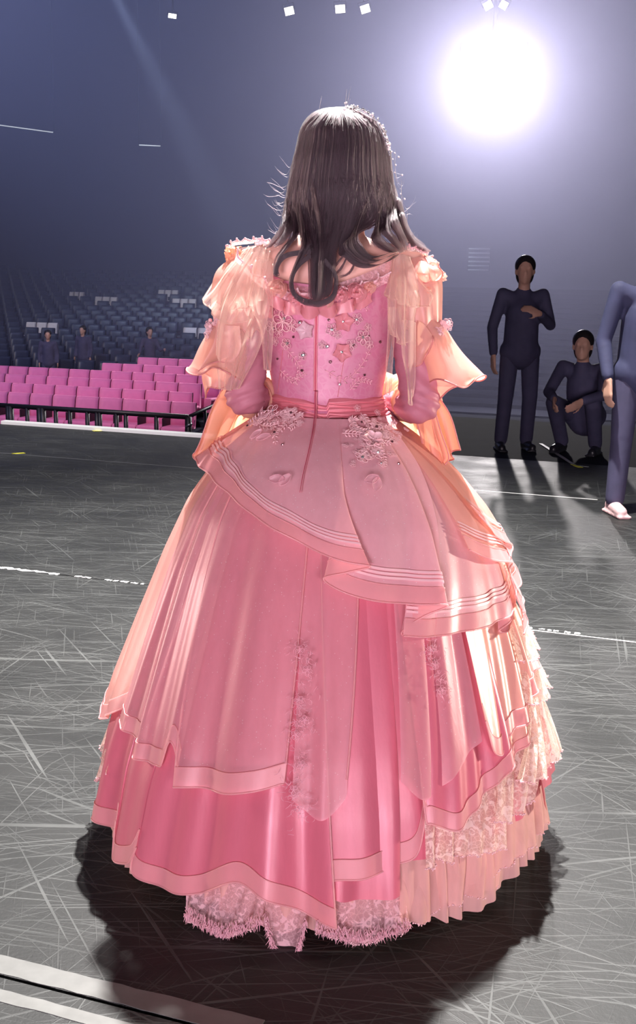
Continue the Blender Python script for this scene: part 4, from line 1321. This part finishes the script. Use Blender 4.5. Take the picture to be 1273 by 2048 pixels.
# lace figuring down the satin
for k, (x, y) in enumerate(((600, 1300), (615, 1340), (598, 1400), (610, 1440), (592, 1470), (604, 1530), (588, 1580), (600, 1620), (870, 1330), (885, 1380), (862, 1300))):
    mb = MB()
    c, x_, y_, n = frame_at(x, y, .034)
    for q in range(34):
        u, w = rng.normal(0, .010), rng.normal(0, .020)
        a, L, cu = rng.uniform(0, 6.28), rng.uniform(.006, .014), rng.normal(0, 1.2)
        th0, z0 = hit(x, y, .030)
        tp = []
        for t in np.linspace(0, 1, 5):
            a2 = a + cu * t
            du = u + L * t * math.cos(a2); dw = w + L * t * math.sin(a2)
            tp.append(S(th0 + du / .4, z0 + dw, .030))
        mb.tube(tp, [.0003, .0005, .0005, .0004, .0002], 4)
    lace_flower(mb, c, x_, y_, n * .3, 9 * pxm, 5, k)
    tag(mb.obj('lace_motif', M['motif'], performer), kind='stuff')
# eyelash fringe of the lowest lace
def fringe(pts, off, parent):
    q = cr(np.array([SP(x, y, off) for x, y in pts]), 340)
    mb = MB()
    for i in range(340):
        p = q[i] + np.array([0, 0, .004 + .026 * rng.random() ** 2])
        d = np.array([rng.normal(0, .35), rng.normal(-.15, .15), -1.0]); d /= np.linalg.norm(d)
        L = rng.uniform(.006, .018)
        mb.tube([p, p + d * L * .5 + rng.normal(0, .0012, 3), p + d * L], [.0010, .0008, .0003], 4)
    mb.obj('eyelash_fringe', M['fringe'], parent)
for pts, par in (LACE_FRONT):
    fringe(pts, .0, par)
# ------------------------------------------------------------------ loose cloth: sleeves, drapes, ruffles
def loft(rows, ns=60, nt=40, fold=0.0, freq=8, phase=0.0, tpow=1.0, axis=1, sharp=0.0):
    """rows: polylines of (px,py,Y); smooth surface through them, folded in depth"""
    R = [cr(PX(r), ns) for r in rows]
    G = np.zeros((ns, nt, 3))
    for i in range(ns):
        G[i] = cr(np.array([r[i] for r in R]), nt)
        s = i / (ns - 1)
        for j in range(nt):
            t = j / (nt - 1)
            w = math.sin(2 * PI * freq * s + phase + .8 * math.sin(2 * PI * freq * .41 * s + phase))
            G[i, j, axis] += fold * t ** tpow * w
            G[i, j, 0] += fold * .5 * t ** tpow * math.cos(2 * PI * freq * s + phase + t)
    return G
def cloth(name, mat, rows, edge=None, edges=('hem',), parent=None, label=None, er=.0016, **kw):
    G = loft(rows, **kw)
    o = MB().grid(G).obj(name, M[mat], parent or performer, True, label)
    if edge:
        mb = MB()
        if 'hem' in edges: mb.tube(G[:, -1], er, 6)
        if 'left' in edges: mb.tube(G[0], er, 6)
        if 'right' in edges: mb.tube(G[-1], er, 6)
        mb.obj('rolled_edge', M[edge], o)
    return o, G
def bell(name, mat, rings, edge='sleeve_edge', waves=0.0, nw=5, ph=0.0, n=110, nt=30, a0=0, a1=360, parent=None):
    """flared sleeve tier: rings of (px,py,Y, half width px, half depth m, dz tilt)"""
    c = cr(np.array([list(P(r[0], r[1], r[2])) + [r[3] * r[2] / F, r[4], r[5], r[6] if len(r) > 6 else 0.0] for r in rings]), nt)
    G = np.zeros((n, nt, 3))
    for i in range(n):
        a = math.radians(a0 + (a1 - a0) * i / (n - 1))
        for j in range(nt):
            t = j / (nt - 1)
            w = 1 + waves * t ** 1.5 * math.sin(nw * a + ph)
            x, y, z, hw, hd, tl, ty = c[j]
            G[i, j] = [x + hw * w * math.sin(a), y - hd * w * math.cos(a), z + tl * math.sin(a) + ty * math.cos(a) + .010 * t * math.sin(nw * a + ph + 1.2) * (waves > 0)]
    o = MB().grid(G).obj(name, M[mat], parent or performer)
    MB().tube(G[:, -1], .0018, 6).obj('rolled_edge', M[edge], o)
    return o, G
def ruffle(name, mat, path, h, amp, freq, ns=200, up=0.0, edge='applique', out=(0, -1, 0), parent=None):
    """gathered strip along a path: one edge sewn down, the other waving"""
    q = cr(np.array(path), ns)
    G = np.zeros((ns, 7, 3))
    o3 = np.array(out, float)
    for i in range(ns):
        s = i / (ns - 1)
        w = math.sin(freq * 2 * PI * s) + .5 * math.sin(freq * 2 * PI * s * 1.7 + 1)
        for j in range(7):
            t = j / 6
            G[i, j] = q[i] + np.array([0, 0, 1.0]) * h * t * (1 if up >= 0 else -1) + o3 * (.008 * t + amp * t * w) + np.array([amp * .7 * t * math.cos(freq * 2 * PI * s), 0, amp * .5 * t * w])
    o = MB().grid(G).obj(name, M[mat], parent or performer)
    if edge:
        mb = MB()
        for i in range(0, ns):
            mb.ball(G[i, -1], rng.uniform(.0016, .003), 5, 4)
        mb.obj('picot_edge', M[edge], o)
    return o
def rosette(px, py, Y, r, mat='petal', k=7, tilt=(0, -1, .3), seed=0, parent=None, name='fabric_rose'):
    """folded cloth rose of curled petals"""
    g = np.random.default_rng(seed)
    c = P(px, py, Y); n = np.array(tilt, float); n /= np.linalg.norm(n)
    x = np.cross([0, 0, 1.0], n); x /= np.linalg.norm(x); y = np.cross(n, x)
    mb = MB()
    for i in range(k):
        a = 2.4 * i + g.uniform(-.3, .3); rr = r * (.35 + .65 * i / k)
        d = x * math.cos(a) + y * math.sin(a); s = -x * math.sin(a) + y * math.cos(a)
        G = np.zeros((8, 9, 3))
        for u in range(8):
            t = u / 7
            for v in range(9):
                q = v / 4 - 1
                G[u, v] = c + d * rr * (.15 + .75 * t - .30 * q * q * t) + s * rr * .80 * q * (.5 + .5 * t) + n * r * (.75 * (1 - i / k) + .45 * t * (1 - t) * 2 - .25 * t * t * (i / k) + .06 * math.sin(5 * q + i))
        mb.grid(G)
        mb.tube(G[-1], r * .035, 5)
    return mb.obj(name, M[mat], parent or performer)

# neckline: lace yoke, ruffle and roses
yk = []
top = cr(PX([(508, 535, 2.455), (530, 552, 2.432), (560, 566, 2.418), (600, 573, 2.412), (635, 574, 2.41), (680, 568, 2.412), (720, 556, 2.418), (760, 541, 2.43), (800, 520, 2.452)]), 90)
yoke, _ = cloth('lace_yoke', 'lace_pink', [[(514, 522, 2.462), (538, 548, 2.44), (570, 566, 2.42), (635, 574, 2.412), (690, 562, 2.415), (745, 540, 2.425), (802, 505, 2.456)],
                                   [(508, 560, 2.448), (532, 578, 2.425), (570, 592, 2.402), (635, 600, 2.396), (690, 590, 2.400), (745, 572, 2.412), (800, 545, 2.445)]], ns=90, nt=10)
ruffle('neck_ruffle', 'lace_pink', PX([(470, 520, 2.44), (505, 560, 2.425), (540, 585, 2.40), (580, 602, 2.39), (635, 606, 2.385), (690, 598, 2.388), (740, 582, 2.40), (775, 566, 2.415)]), .022, .009, 9, ns=240, parent=yoke)
ruffle('neck_ruffle', 'petal', PX([(530, 580, 2.405), (580, 604, 2.385), (635, 610, 2.38), (690, 602, 2.383), (745, 582, 2.40)]), .022, .013, 6.3, ns=200, up=-1, edge=None, parent=yoke)
for i, (x, y, Y, r) in enumerate(((556, 578, 2.39, .026), (590, 598, 2.375, .020), (606, 604, 2.372, .016), (655, 603, 2.372, .018), (682, 590, 2.376, .024), (714, 586, 2.384, .028), (740, 575, 2.395, .018))):
    rosette(x, y, Y, r, 'petal' if i % 3 else 'sleeve', 7, (.1 * math.sin(i * 2), -1, .25), i, yoke)
# shoulder caps
rosette(852, 535, 2.49, .034, 'sleeve', 9, (.7, -.7, .2), 21)
rosette(868, 552, 2.50, .030, 'sleeve', 8, (.9, -.5, -.1), 23)
rosette(470, 512, 2.50, .030, 'ruche', 8, (-.6, -.6, .5), 22)
ruffle('shoulder_ruffle', 'lace', PX([(452, 505, 2.53), (468, 492, 2.51), (495, 488, 2.50), (525, 486, 2.49), (550, 494, 2.48)]), .010, .005, 7, ns=90)
ruffle('shoulder_ruffle', 'lace', PX([(790, 512, 2.47), (815, 503, 2.48), (840, 510, 2.50), (862, 524, 2.53)]), .012, .005, 6, ns=90)
# large turned-back petals of the right shoulder rose
for rows in ([[(846, 520, 2.47), (852, 524, 2.46), (858, 530, 2.46)], [(850, 545, 2.43), (866, 538, 2.42), (876, 534, 2.44)], [(856, 566, 2.44), (872, 556, 2.42), (885, 544, 2.45)], [(862, 570, 2.46), (876, 562, 2.45), (884, 552, 2.47)]],
             [[(834, 524, 2.46), (844, 522, 2.45), (856, 524, 2.46)], [(832, 550, 2.43), (848, 548, 2.40), (862, 542, 2.43)], [(842, 564, 2.44), (854, 566, 2.42), (866, 560, 2.44)]],
             [[(846, 560, 2.46), (852, 562, 2.45), (858, 562, 2.46)], [(846, 582, 2.43), (858, 580, 2.42), (866, 574, 2.44)], [(852, 596, 2.45), (862, 592, 2.44), (870, 582, 2.46)]],
             [[(850, 512, 2.49), (858, 514, 2.48), (864, 520, 2.49)], [(858, 528, 2.45), (868, 524, 2.45), (874, 526, 2.47)], [(864, 540, 2.46), (874, 536, 2.46), (878, 532, 2.48)]]):
    cloth('shoulder_petal', 'sleeve', rows, 'sleeve_edge', ('hem', 'left', 'right'), ns=26, nt=22, fold=.002, freq=1)
mb = MB()
for i in range(26):
    mb.ball(P(512 + 22 * rng.random(), 480 + 10 * rng.random(), 2.485 + .02 * rng.random()), rng.uniform(.003, .006), 6, 5)
mb.obj('shoulder_beads', M['pearl'], performer)

# inner puff sleeves under the tulle
bell('puff_sleeve', 'sleeve', [(505, 520, 2.51, 34, .055, -.01), (488, 560, 2.50, 56, .075, -.01), (482, 620, 2.49, 58, .078, 0), (486, 665, 2.48, 44, .062, 0)], waves=.05, nw=9)
bell('puff_sleeve', 'sleeve', [(815, 520, 2.51, 34, .055, .01), (828, 560, 2.50, 52, .075, .01), (835, 620, 2.49, 48, .074, 0), (838, 665, 2.48, 42, .060, 0)], waves=.05, nw=9)
# flared upper-arm tiers
TL, _ = bell('flared_tier', 'sleeve', [(470, 640, 2.49, 46, .062, .012), (462, 690, 2.49, 60, .085, .006), (456, 735, 2.49, 66, .105, -.004, .012), (452, 752, 2.49, 68, .115, -.008, .016)], waves=.14, nw=4, ph=.9)
TR, _ = bell('flared_tier', 'sleeve', [(846, 622, 2.49, 34, .058, -.014), (868, 680, 2.49, 52, .085, -.022, .0), (892, 738, 2.49, 66, .11, -.008, .004), (898, 758, 2.49, 66, .12, .004, .0)], waves=.10, nw=4, ph=2.2)
TR2, _ = bell('flared_tier', 'sleeve', [(846, 640, 2.50, 34, .055, -.010), (872, 720, 2.50, 50, .085, -.016), (896, 776, 2.51, 44, .10, .03)], waves=.12, nw=3, ph=.4)
TL2, _ = bell('flared_tier', 'sleeve', [(470, 655, 2.50, 42, .055, .010), (455, 730, 2.50, 52, .085, .0), (440, 768, 2.50, 30, .09, .022)], waves=.10, nw=3, ph=2.0)
# lace clusters on the tiers
for (cx, cy, Y, w, h, par) in ((424, 658, 2.46, 9, 24, TL), (442, 640, 2.45, 12, 8, TL), (880, 652, 2.45, 24, 9, TR), (868, 668, 2.43, 18, 10, TR)):
    mb = MB()
    for i in range(34):
        q = P(cx + w * rng.uniform(-.8, .8), cy + h * rng.uniform(-.8, .8), Y + rng.normal(0, .005))
        if i % 3 == 0: lace_flower(mb, q, np.array([1.0, 0, 0]), np.array([0, 0, 1.0]), np.array([0, -1.0, 0]), .010, 5, i)
        else: mb.ball(q, rng.uniform(.003, .0055), 6, 4)
    mb.obj('lace_cluster', M['applique'], par)
# curled inner frill of the right tier
cloth('frill', 'sleeve', [[(835, 640, 2.42), (850, 650, 2.40), (866, 672, 2.40)], [(820, 690, 2.41), (845, 700, 2.385), (868, 682, 2.39)], [(815, 735, 2.42), (838, 730, 2.40), (858, 706, 2.40)]], 'sleeve_edge', ('hem', 'right'), ns=30, nt=24, fold=.004, freq=1.5)
cloth('frill', 'sleeve', [[(435, 640, 2.40), (455, 650, 2.385), (480, 652, 2.39)], [(425, 690, 2.40), (458, 705, 2.38), (482, 700, 2.385)], [(396, 742, 2.40), (430, 724, 2.375), (462, 728, 2.38)]], 'sleeve_edge', ('hem',), ns=30, nt=24, fold=.004, freq=1.5)
# big lower frills falling from the forearms, backlit
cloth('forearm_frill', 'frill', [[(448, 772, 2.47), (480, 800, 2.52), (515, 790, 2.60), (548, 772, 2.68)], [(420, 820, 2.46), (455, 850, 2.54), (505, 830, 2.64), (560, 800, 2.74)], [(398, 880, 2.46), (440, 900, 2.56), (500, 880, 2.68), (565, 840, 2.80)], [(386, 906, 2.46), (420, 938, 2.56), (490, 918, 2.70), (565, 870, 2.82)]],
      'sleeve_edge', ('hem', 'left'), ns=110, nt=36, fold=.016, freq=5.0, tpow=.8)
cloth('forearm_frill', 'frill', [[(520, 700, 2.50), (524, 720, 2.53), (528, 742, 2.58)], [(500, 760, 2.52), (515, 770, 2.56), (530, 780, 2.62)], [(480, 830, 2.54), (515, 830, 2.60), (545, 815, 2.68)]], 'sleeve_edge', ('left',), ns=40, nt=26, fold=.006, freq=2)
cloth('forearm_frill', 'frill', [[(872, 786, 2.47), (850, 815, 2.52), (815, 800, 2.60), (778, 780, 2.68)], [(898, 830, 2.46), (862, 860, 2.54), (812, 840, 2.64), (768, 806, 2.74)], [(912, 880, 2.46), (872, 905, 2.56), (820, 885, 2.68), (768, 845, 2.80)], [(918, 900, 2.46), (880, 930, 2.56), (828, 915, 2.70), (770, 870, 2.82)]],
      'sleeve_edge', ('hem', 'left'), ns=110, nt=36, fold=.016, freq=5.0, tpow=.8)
cloth('forearm_frill', 'frill', [[(862, 790, 2.44), (848, 820, 2.45), (830, 830, 2.47)], [(880, 860, 2.43), (864, 880, 2.43), (845, 880, 2.45)], [(896, 912, 2.43), (874, 926, 2.42), (850, 918, 2.44)], [(888, 930, 2.43), (864, 944, 2.42), (846, 930, 2.44)]], 'sleeve_edge', ('hem', 'left', 'right'), ns=50, nt=30, fold=.010, freq=2.5)

# glitter tulle scarves hanging from the shoulders
def scarf(rows, label=None, mat='tulle', **kw):
    return cloth('tulle_scarf', mat, rows, 'tulle', ('hem', 'left', 'right'), None, label, .0012, **kw)
scarf([[(498, 492, 2.455), (515, 490, 2.45), (532, 496, 2.45)], [(455, 540, 2.44), (490, 545, 2.42), (522, 550, 2.42)], [(425, 580, 2.44), (470, 600, 2.40), (512, 598, 2.40)], [(405, 598, 2.45), (446, 645, 2.41), (508, 640, 2.40)]], ns=90, nt=40, fold=.009, freq=4.5)
scarf([[(470, 500, 2.50), (488, 494, 2.49), (505, 494, 2.48)], [(435, 550, 2.50), (455, 556, 2.48), (480, 556, 2.46)], [(404, 598, 2.50), (424, 620, 2.48), (452, 650, 2.46)]], 'pale glittering tulle corner jutting left of the shoulder', 'tulle_dense', ns=50, nt=30, fold=.006, freq=2)
scarf([[(500, 496, 2.44), (520, 494, 2.435), (540, 502, 2.435)], [(452, 580, 2.41), (500, 570, 2.385), (530, 560, 2.40)], [(440, 620, 2.41), (490, 615, 2.385), (525, 600, 2.40)]], ns=90, nt=36, fold=.012, freq=3.5, phase=1)
scarf([[(505, 505, 2.43), (525, 503, 2.425), (545, 520, 2.43)], [(450, 600, 2.39), (495, 605, 2.37), (540, 600, 2.385)], [(432, 690, 2.385), (468, 700, 2.36), (520, 690, 2.375)], [(438, 775, 2.385), (455, 780, 2.37), (478, 776, 2.37)]], ns=80, nt=50, fold=.008, freq=3, phase=.4, label='long glitter tulle strip over the left arm')
scarf([[(512, 520, 2.41), (530, 518, 2.405), (546, 528, 2.41)], [(500, 600, 2.375), (520, 610, 2.36), (545, 612, 2.37)], [(520, 660, 2.38), (535, 670, 2.37), (545, 672, 2.37)], [(528, 735, 2.40), (533, 740, 2.40), (540, 740, 2.40)]], ns=50, nt=40, fold=.005, freq=2)
scarf([[(786, 512, 2.45), (802, 508, 2.44), (818, 512, 2.45)], [(776, 560, 2.42), (806, 560, 2.40), (838, 560, 2.42)], [(766, 588, 2.41), (812, 592, 2.385), (862, 590, 2.43)], [(776, 592, 2.41), (816, 612, 2.385), (856, 612, 2.43)]], ns=90, nt=36, fold=.013, freq=4.0)
scarf([[(790, 512, 2.435), (804, 510, 2.43), (820, 514, 2.435)], [(782, 570, 2.40), (806, 575, 2.375), (838, 575, 2.41)], [(780, 640, 2.39), (804, 660, 2.37), (832, 640, 2.40)], [(786, 668, 2.39), (806, 690, 2.37), (830, 672, 2.40)]], ns=70, nt=44, fold=.010, freq=3, phase=2)
scarf([[(776, 595, 2.40), (784, 597, 2.395), (792, 600, 2.40)], [(776, 660, 2.395), (783, 665, 2.39), (790, 668, 2.395)], [(772, 730, 2.41), (779, 735, 2.41), (786, 735, 2.41)], [(770, 782, 2.42), (777, 790, 2.42), (784, 778, 2.42)]], ns=24, nt=40, fold=.004, freq=1.5, label='narrow tulle streamer at the right of the bodice')
scarf([[(806, 640, 2.38), (818, 640, 2.375), (832, 645, 2.39)], [(804, 700, 2.365), (816, 705, 2.36), (832, 705, 2.375)], [(814, 760, 2.365), (820, 770, 2.36), (832, 760, 2.37)], [(818, 800, 2.37), (822, 810, 2.37), (828, 792, 2.37)]], ns=36, nt=44, fold=.005, freq=1.5)

# ------------------------------------------------------------------ hair
cap_rings = [(694, 218, 8, 2.535, .012), (680, 223, 35, 2.535, .05), (681, 235, 55, 2.535, .076), (684, 247, 66, 2.535, .092), (685, 259, 73, 2.535, .101), (686, 272, 78, 2.535, .108), (687, 296, 84, 2.535, .114), (685, 320, 88, 2.532, .118), (684, 344, 92, 2.53, .120), (683, 368, 96, 2.526, .119), (684, 392, 101, 2.52, .117), (685, 416, 106, 2.515, .112), (686, 440, 111, 2.505, .104), (687, 462, 114, 2.495, .094), (688, 484, 108, 2.482, .080)]
c = cr(np.array([list(P(r[0], r[1], r[3])) + [r[2] * r[3] / F, r[4]] for r in cap_rings]), 44)
def cap(th, j, off=0.0):
    x, y, z, hw, hd = c[j]
    return np.array([x + (hw + off) * math.sin(th), y - (hd + off) * math.cos(th), z])
G = np.array([[cap(th, j, -.010 - .006 * (j / 43)) for j in range(30)] for th in np.linspace(math.radians(-112), math.radians(112), 60)])
HAIR = MB().grid(G).obj('hair', M['hair_cap'], performer)

strands = []
def lock(path, n, seed_th=None, r=.0005, wander=.004, NP=40):
    """path: (px,py,Y, half width px, half depth m); strands run along it side by side"""
    q = cr(np.array([list(P(p[0], p[1], p[2])) + [p[3] * p[2] / F, p[4]] for p in path]), NP)
    pos = q[:, :3]; T = np.gradient(pos, axis=0); T /= np.linalg.norm(T, axis=1, keepdims=True)
    V = pos - CAM; V /= np.linalg.norm(V, axis=1, keepdims=True)
    N = np.cross(T, V); N /= np.linalg.norm(N, axis=1, keepdims=True)
    for _ in range(n):
        a = rng.uniform(-1, 1); b = rng.uniform(-1, 1)
        if a * a + b * b > 1.0: a *= .7; b *= .7
        f = rng.uniform(.6, 2.2); ph = rng.uniform(0, 6.3); cut = rng.uniform(.86, 1.0)
        k = max(8, int(NP * cut))
        t = np.linspace(0, cut, k)[:, None]
        w = wander * np.sin(2 * PI * f * t + ph) * t
        strands.append((pos[:k] + N[:k] * (a * q[:k, 3:4] + w) + V[:k] * (b * q[:k, 4:5] + w * .5), r))

# strands over the skull, falling from the parting in clumps, gathering into the locks below
def skull(a, j0, j1, o, w, ph):
    return [cap(a * min(1, .30 + j / 20) if j < 14 else a + w * math.sin(j * .11 + ph) * (j - 13) / 25, j, o) for j in range(j0, j1)]
def fall(th, tail, n, spread=.03):
    tl = [(P(x, y, Y), wd * Y / F, dp) for x, y, Y, wd, dp in tail]
    for _ in range(n // 16):
        ac = th + rng.normal(0, spread); w = rng.normal(0, .035); ph = rng.uniform(0, 6.3); oc = rng.uniform(-.004, .005)
        rc = rng.normal(0, 1, 2); j1 = rng.integers(31, 40)
        for _k in range(16):
            pts = skull(ac + rng.normal(0, .018), rng.integers(0, 6), j1, oc + rng.normal(0, .0012), w, ph)
            rt = rc * .8 + rng.normal(0, .35, 2)
            for q, wd, dp in tl:
                pts.append(q + np.array([rt[0] * wd * .62, rt[1] * dp, rt[0] * wd * .25]))
            pts = np.array(pts)
            m = np.concatenate([pts[:-len(tl)][::3], pts[-len(tl):]])
            strands.append((cr(m, 44)[: int(44 * rng.uniform(.90, 1))], .0005))
tails = [
    (-100, [(574, 440, 2.46, 6, .010), (560, 470, 2.46, 9, .012), (542, 490, 2.47, 10, .012), (532, 500, 2.475, 9, .012)]),
    (-84, [(582, 450, 2.44, 7, .012), (566, 480, 2.42, 9, .012), (548, 497, 2.42, 9, .012)]),
    (-70, [(590, 465, 2.42, 6, .010), (575, 492, 2.40, 6, .01), (560, 512, 2.39, 5, .008), (553, 535, 2.385, 4, .006), (556, 556, 2.385, 3, .005)]),
    (-56, [(612, 480, 2.40, 10, .012), (606, 505, 2.385, 8, .010), (592, 533, 2.375, 4, .008), (582, 562, 2.37, 3, .007), (589, 589, 2.37, 3, .006), (608, 606, 2.37, 3, .005)]),
    (-40, [(632, 490, 2.395, 12, .012), (630, 525, 2.38, 9, .010), (628, 560, 2.37, 7, .008), (628, 588, 2.365, 7, .008), (634, 605, 2.365, 6, .006)]),
    (-24, [(640, 490, 2.39, 14, .012), (638, 530, 2.375, 10, .011), (638, 565, 2.365, 9, .011), (636, 592, 2.36, 10, .010), (630, 606, 2.36, 9, .008)]),
    (-10, [(652, 495, 2.39, 14, .012), (648, 530, 2.375, 12, .010), (646, 565, 2.365, 12, .011), (644, 592, 2.36, 12, .009), (634, 607, 2.36, 8, .007)]),
    (2, [(662, 495, 2.39, 10, .010), (660, 530, 2.38, 10, .010), (660, 560, 2.37, 5, .009), (656, 586, 2.365, 6, .008), (646, 602, 2.36, 6, .006)]),
    (10, [(668, 500, 2.395, 8, .008), (655, 520, 2.385, 6, .006), (640, 545, 2.38, 4, .005)]),
    (16, [(690, 490, 2.39, 12, .012), (700, 512, 2.38, 10, .010), (722, 530, 2.385, 9, .010), (750, 532, 2.39, 9, .010), (780, 520, 2.41, 8, .009), (800, 504, 2.43, 5, .006)]),
    (28, [(700, 480, 2.39, 12, .012), (712, 508, 2.385, 12, .011), (740, 524, 2.385, 10, .010), (772, 516, 2.40, 9, .009), (800, 502, 2.43, 5, .006)]),
    (40, [(708, 470, 2.395, 9, .012), (718, 498, 2.39, 8, .010), (738, 515, 2.39, 7, .009), (768, 510, 2.405, 6, .008), (796, 498, 2.43, 5, .006)]),
    (56, [(752, 470, 2.41, 8, .012), (768, 492, 2.41, 8, .010), (788, 502, 2.42, 6, .008), (802, 502, 2.435, 5, .006)]),
    (68, [(770, 455, 2.42, 7, .010), (784, 478, 2.42, 6, .010), (798, 495, 2.43, 5, .008), (806, 510, 2.44, 4, .006)]),
    (82, [(786, 440, 2.44, 7, .012), (798, 465, 2.44, 6, .010), (808, 488, 2.45, 6, .008), (812, 506, 2.455, 4, .006)]),
    (98, [(800, 430, 2.47, 5, .010), (810, 462, 2.47, 6, .010), (826, 486, 2.48, 6, .010), (846, 498, 2.49, 6, .008), (862, 508, 2.50, 5, .006)]),
    (108, [(796, 400, 2.50, 4, .010), (806, 440, 2.50, 5, .010), (818, 470, 2.50, 6, .010), (838, 488, 2.51, 6, .010), (852, 500, 2.51, 5, .008)]),
    (-110, [(586, 420, 2.50, 4, .010), (572, 450, 2.50, 7, .010), (556, 474, 2.50, 9, .010), (540, 488, 2.50, 9, .010)]),
]
for th, tail in tails:
    fall(math.radians(th), tail, 430, .085)
# shorter strands filling the fall
for i in range(170):
    ac = math.radians(rng.uniform(-108, 108)); oc = rng.uniform(-.002, .004); w = rng.normal(0, .03); ph = rng.uniform(0, 6.3); j1 = rng.integers(22, 43)
    for _k in range(14):
        strands.append((np.array(skull(ac + rng.normal(0, .016), 0, j1 + rng.integers(-2, 2), oc + rng.normal(0, .001), w, ph))[::2], .0005))
# big curls seen at the ends
lock([(640, 500, 2.385, 8, .006), (606, 505, 2.38, 5, .005), (572, 512, 2.38, 4, .004), (555, 530, 2.38, 3.5, .004), (552, 548, 2.38, 3, .003), (560, 545, 2.38, 2, .003)], 120, wander=.003)
lock([(648, 520, 2.37, 6, .006), (669, 545, 2.365, 3.5, .006), (673, 572, 2.36, 3.5, .006), (664, 596, 2.355, 4, .006), (640, 607, 2.355, 5, .005), (612, 603, 2.355, 4, .005)], 160, wander=.003)
lock([(622, 510, 2.375, 5, .006), (596, 532, 2.37, 4, .006), (583, 560, 2.365, 3.5, .005), (589, 588, 2.36, 3.5, .005), (612, 604, 2.36, 5, .005), (640, 606, 2.36, 5, .005)], 160, wander=.003)
for (x0, y0, x1, y1, x2, y2) in ((700, 505, 680, 540, 655, 560), (690, 508, 668, 535, 650, 552), (712, 520, 700, 545, 676, 556)):
    lock([(x0, y0, 2.39, 2, .003), (x1, y1, 2.385, 2, .003), (x2, y2, 2.385, 1, .002)], 14, wander=.002)
# flyaways
for (x, y, dx, dy, n) in ((590, 330, -34, 8, 3), (586, 370, -52, 12, 5), (582, 392, -30, 16, 5), (575, 420, -34, -6, 5), (566, 450, -26, 6, 5), (800, 400, 26, 14, 4), (788, 340, 20, 26, 4), (690, 218, 10, -14, 5), (640, 232, -16, 4, 4), (812, 460, 18, 14, 4)):
    for i in range(n):
        ex, ey = x + dx * rng.uniform(.4, 1.1), y + dy + rng.normal(0, 9)
        Y = 2.50 + rng.normal(0, .02)
        strands.append((cr(PX([(x + 4, y - 40, Y), (x + dx * .15, y - 6, Y), ((x + ex) / 2, (y + ey) / 2 + rng.normal(9, 4), Y), (ex, ey, Y), (ex + dx * .22, ey - rng.normal(8, 5), Y)]), 26), .00024))
hc = bpy.data.hair_curves.new('hair_strands')
sizes = [len(s[0]) for s in strands]
hc.add_curves(sizes)
allp = np.concatenate([s[0] for s in strands]) - base
hc.attributes['position'].data.foreach_set('vector', allp.astype(np.float32).ravel())
ra = hc.attributes.new('radius', 'FLOAT', 'POINT')
rad = []
for s in strands:
    k = len(s[0]); rad.append(s[1] * (1 - .75 * np.linspace(0, 1, k) ** 3))
ra.data.foreach_set('value', np.concatenate(rad).astype(np.float32))
hc.materials.append(M['hair'])
ho = bpy.data.objects.new('hair_strands', hc)
COL.objects.link(ho)
ho.parent = HAIR
print('strands', len(strands), len(allp))

# beaded hair vine along the right of the crown
vp = cr(PX([(686, 222, 2.47), (699, 215, 2.48), (722, 222, 2.47), (748, 238, 2.47), (764, 262, 2.475), (774, 290, 2.48), (780, 312, 2.48)]), 80)
VINE = MB().tube(vp, .0010, 5).obj('hair_vine', M['steel'], performer, label='beaded silver hair vine')
for i in range(0, 80, 1):
    if rng.random() < .75:
        q = vp[i] + np.array([rng.uniform(-.001, .007), rng.normal(0, .004), rng.uniform(-.001, .006)])
        MB().ball(q, rng.uniform(.0016, .0034), 6, 5).obj('bead', M['pearl'] if rng.random() < .6 else M['gem'], VINE)
for (x0, y0, pts) in ((778, 305, ((786, 318), (792, 330))), (780, 300, ((790, 306), (798, 314))), (782, 340, ((790, 345), (805, 350))), (795, 380, ((802, 388), (810, 398))), (692, 216, ((690, 206), (693, 205))), (700, 216, ((708, 210), (711, 214)))):
    q = PX([(x0, y0, 2.49)] + [(a, b, 2.49) for a, b in pts])
    MB().tube(cr(q, 12), .0004, 4).obj('wire', M['steel'], VINE)
    MB().ball(q[-1], .0022, 6, 5).obj('bead', M['pearl'], VINE)
    MB().ball(q[1], .0016, 6, 5).obj('bead', M['pearl'], VINE)
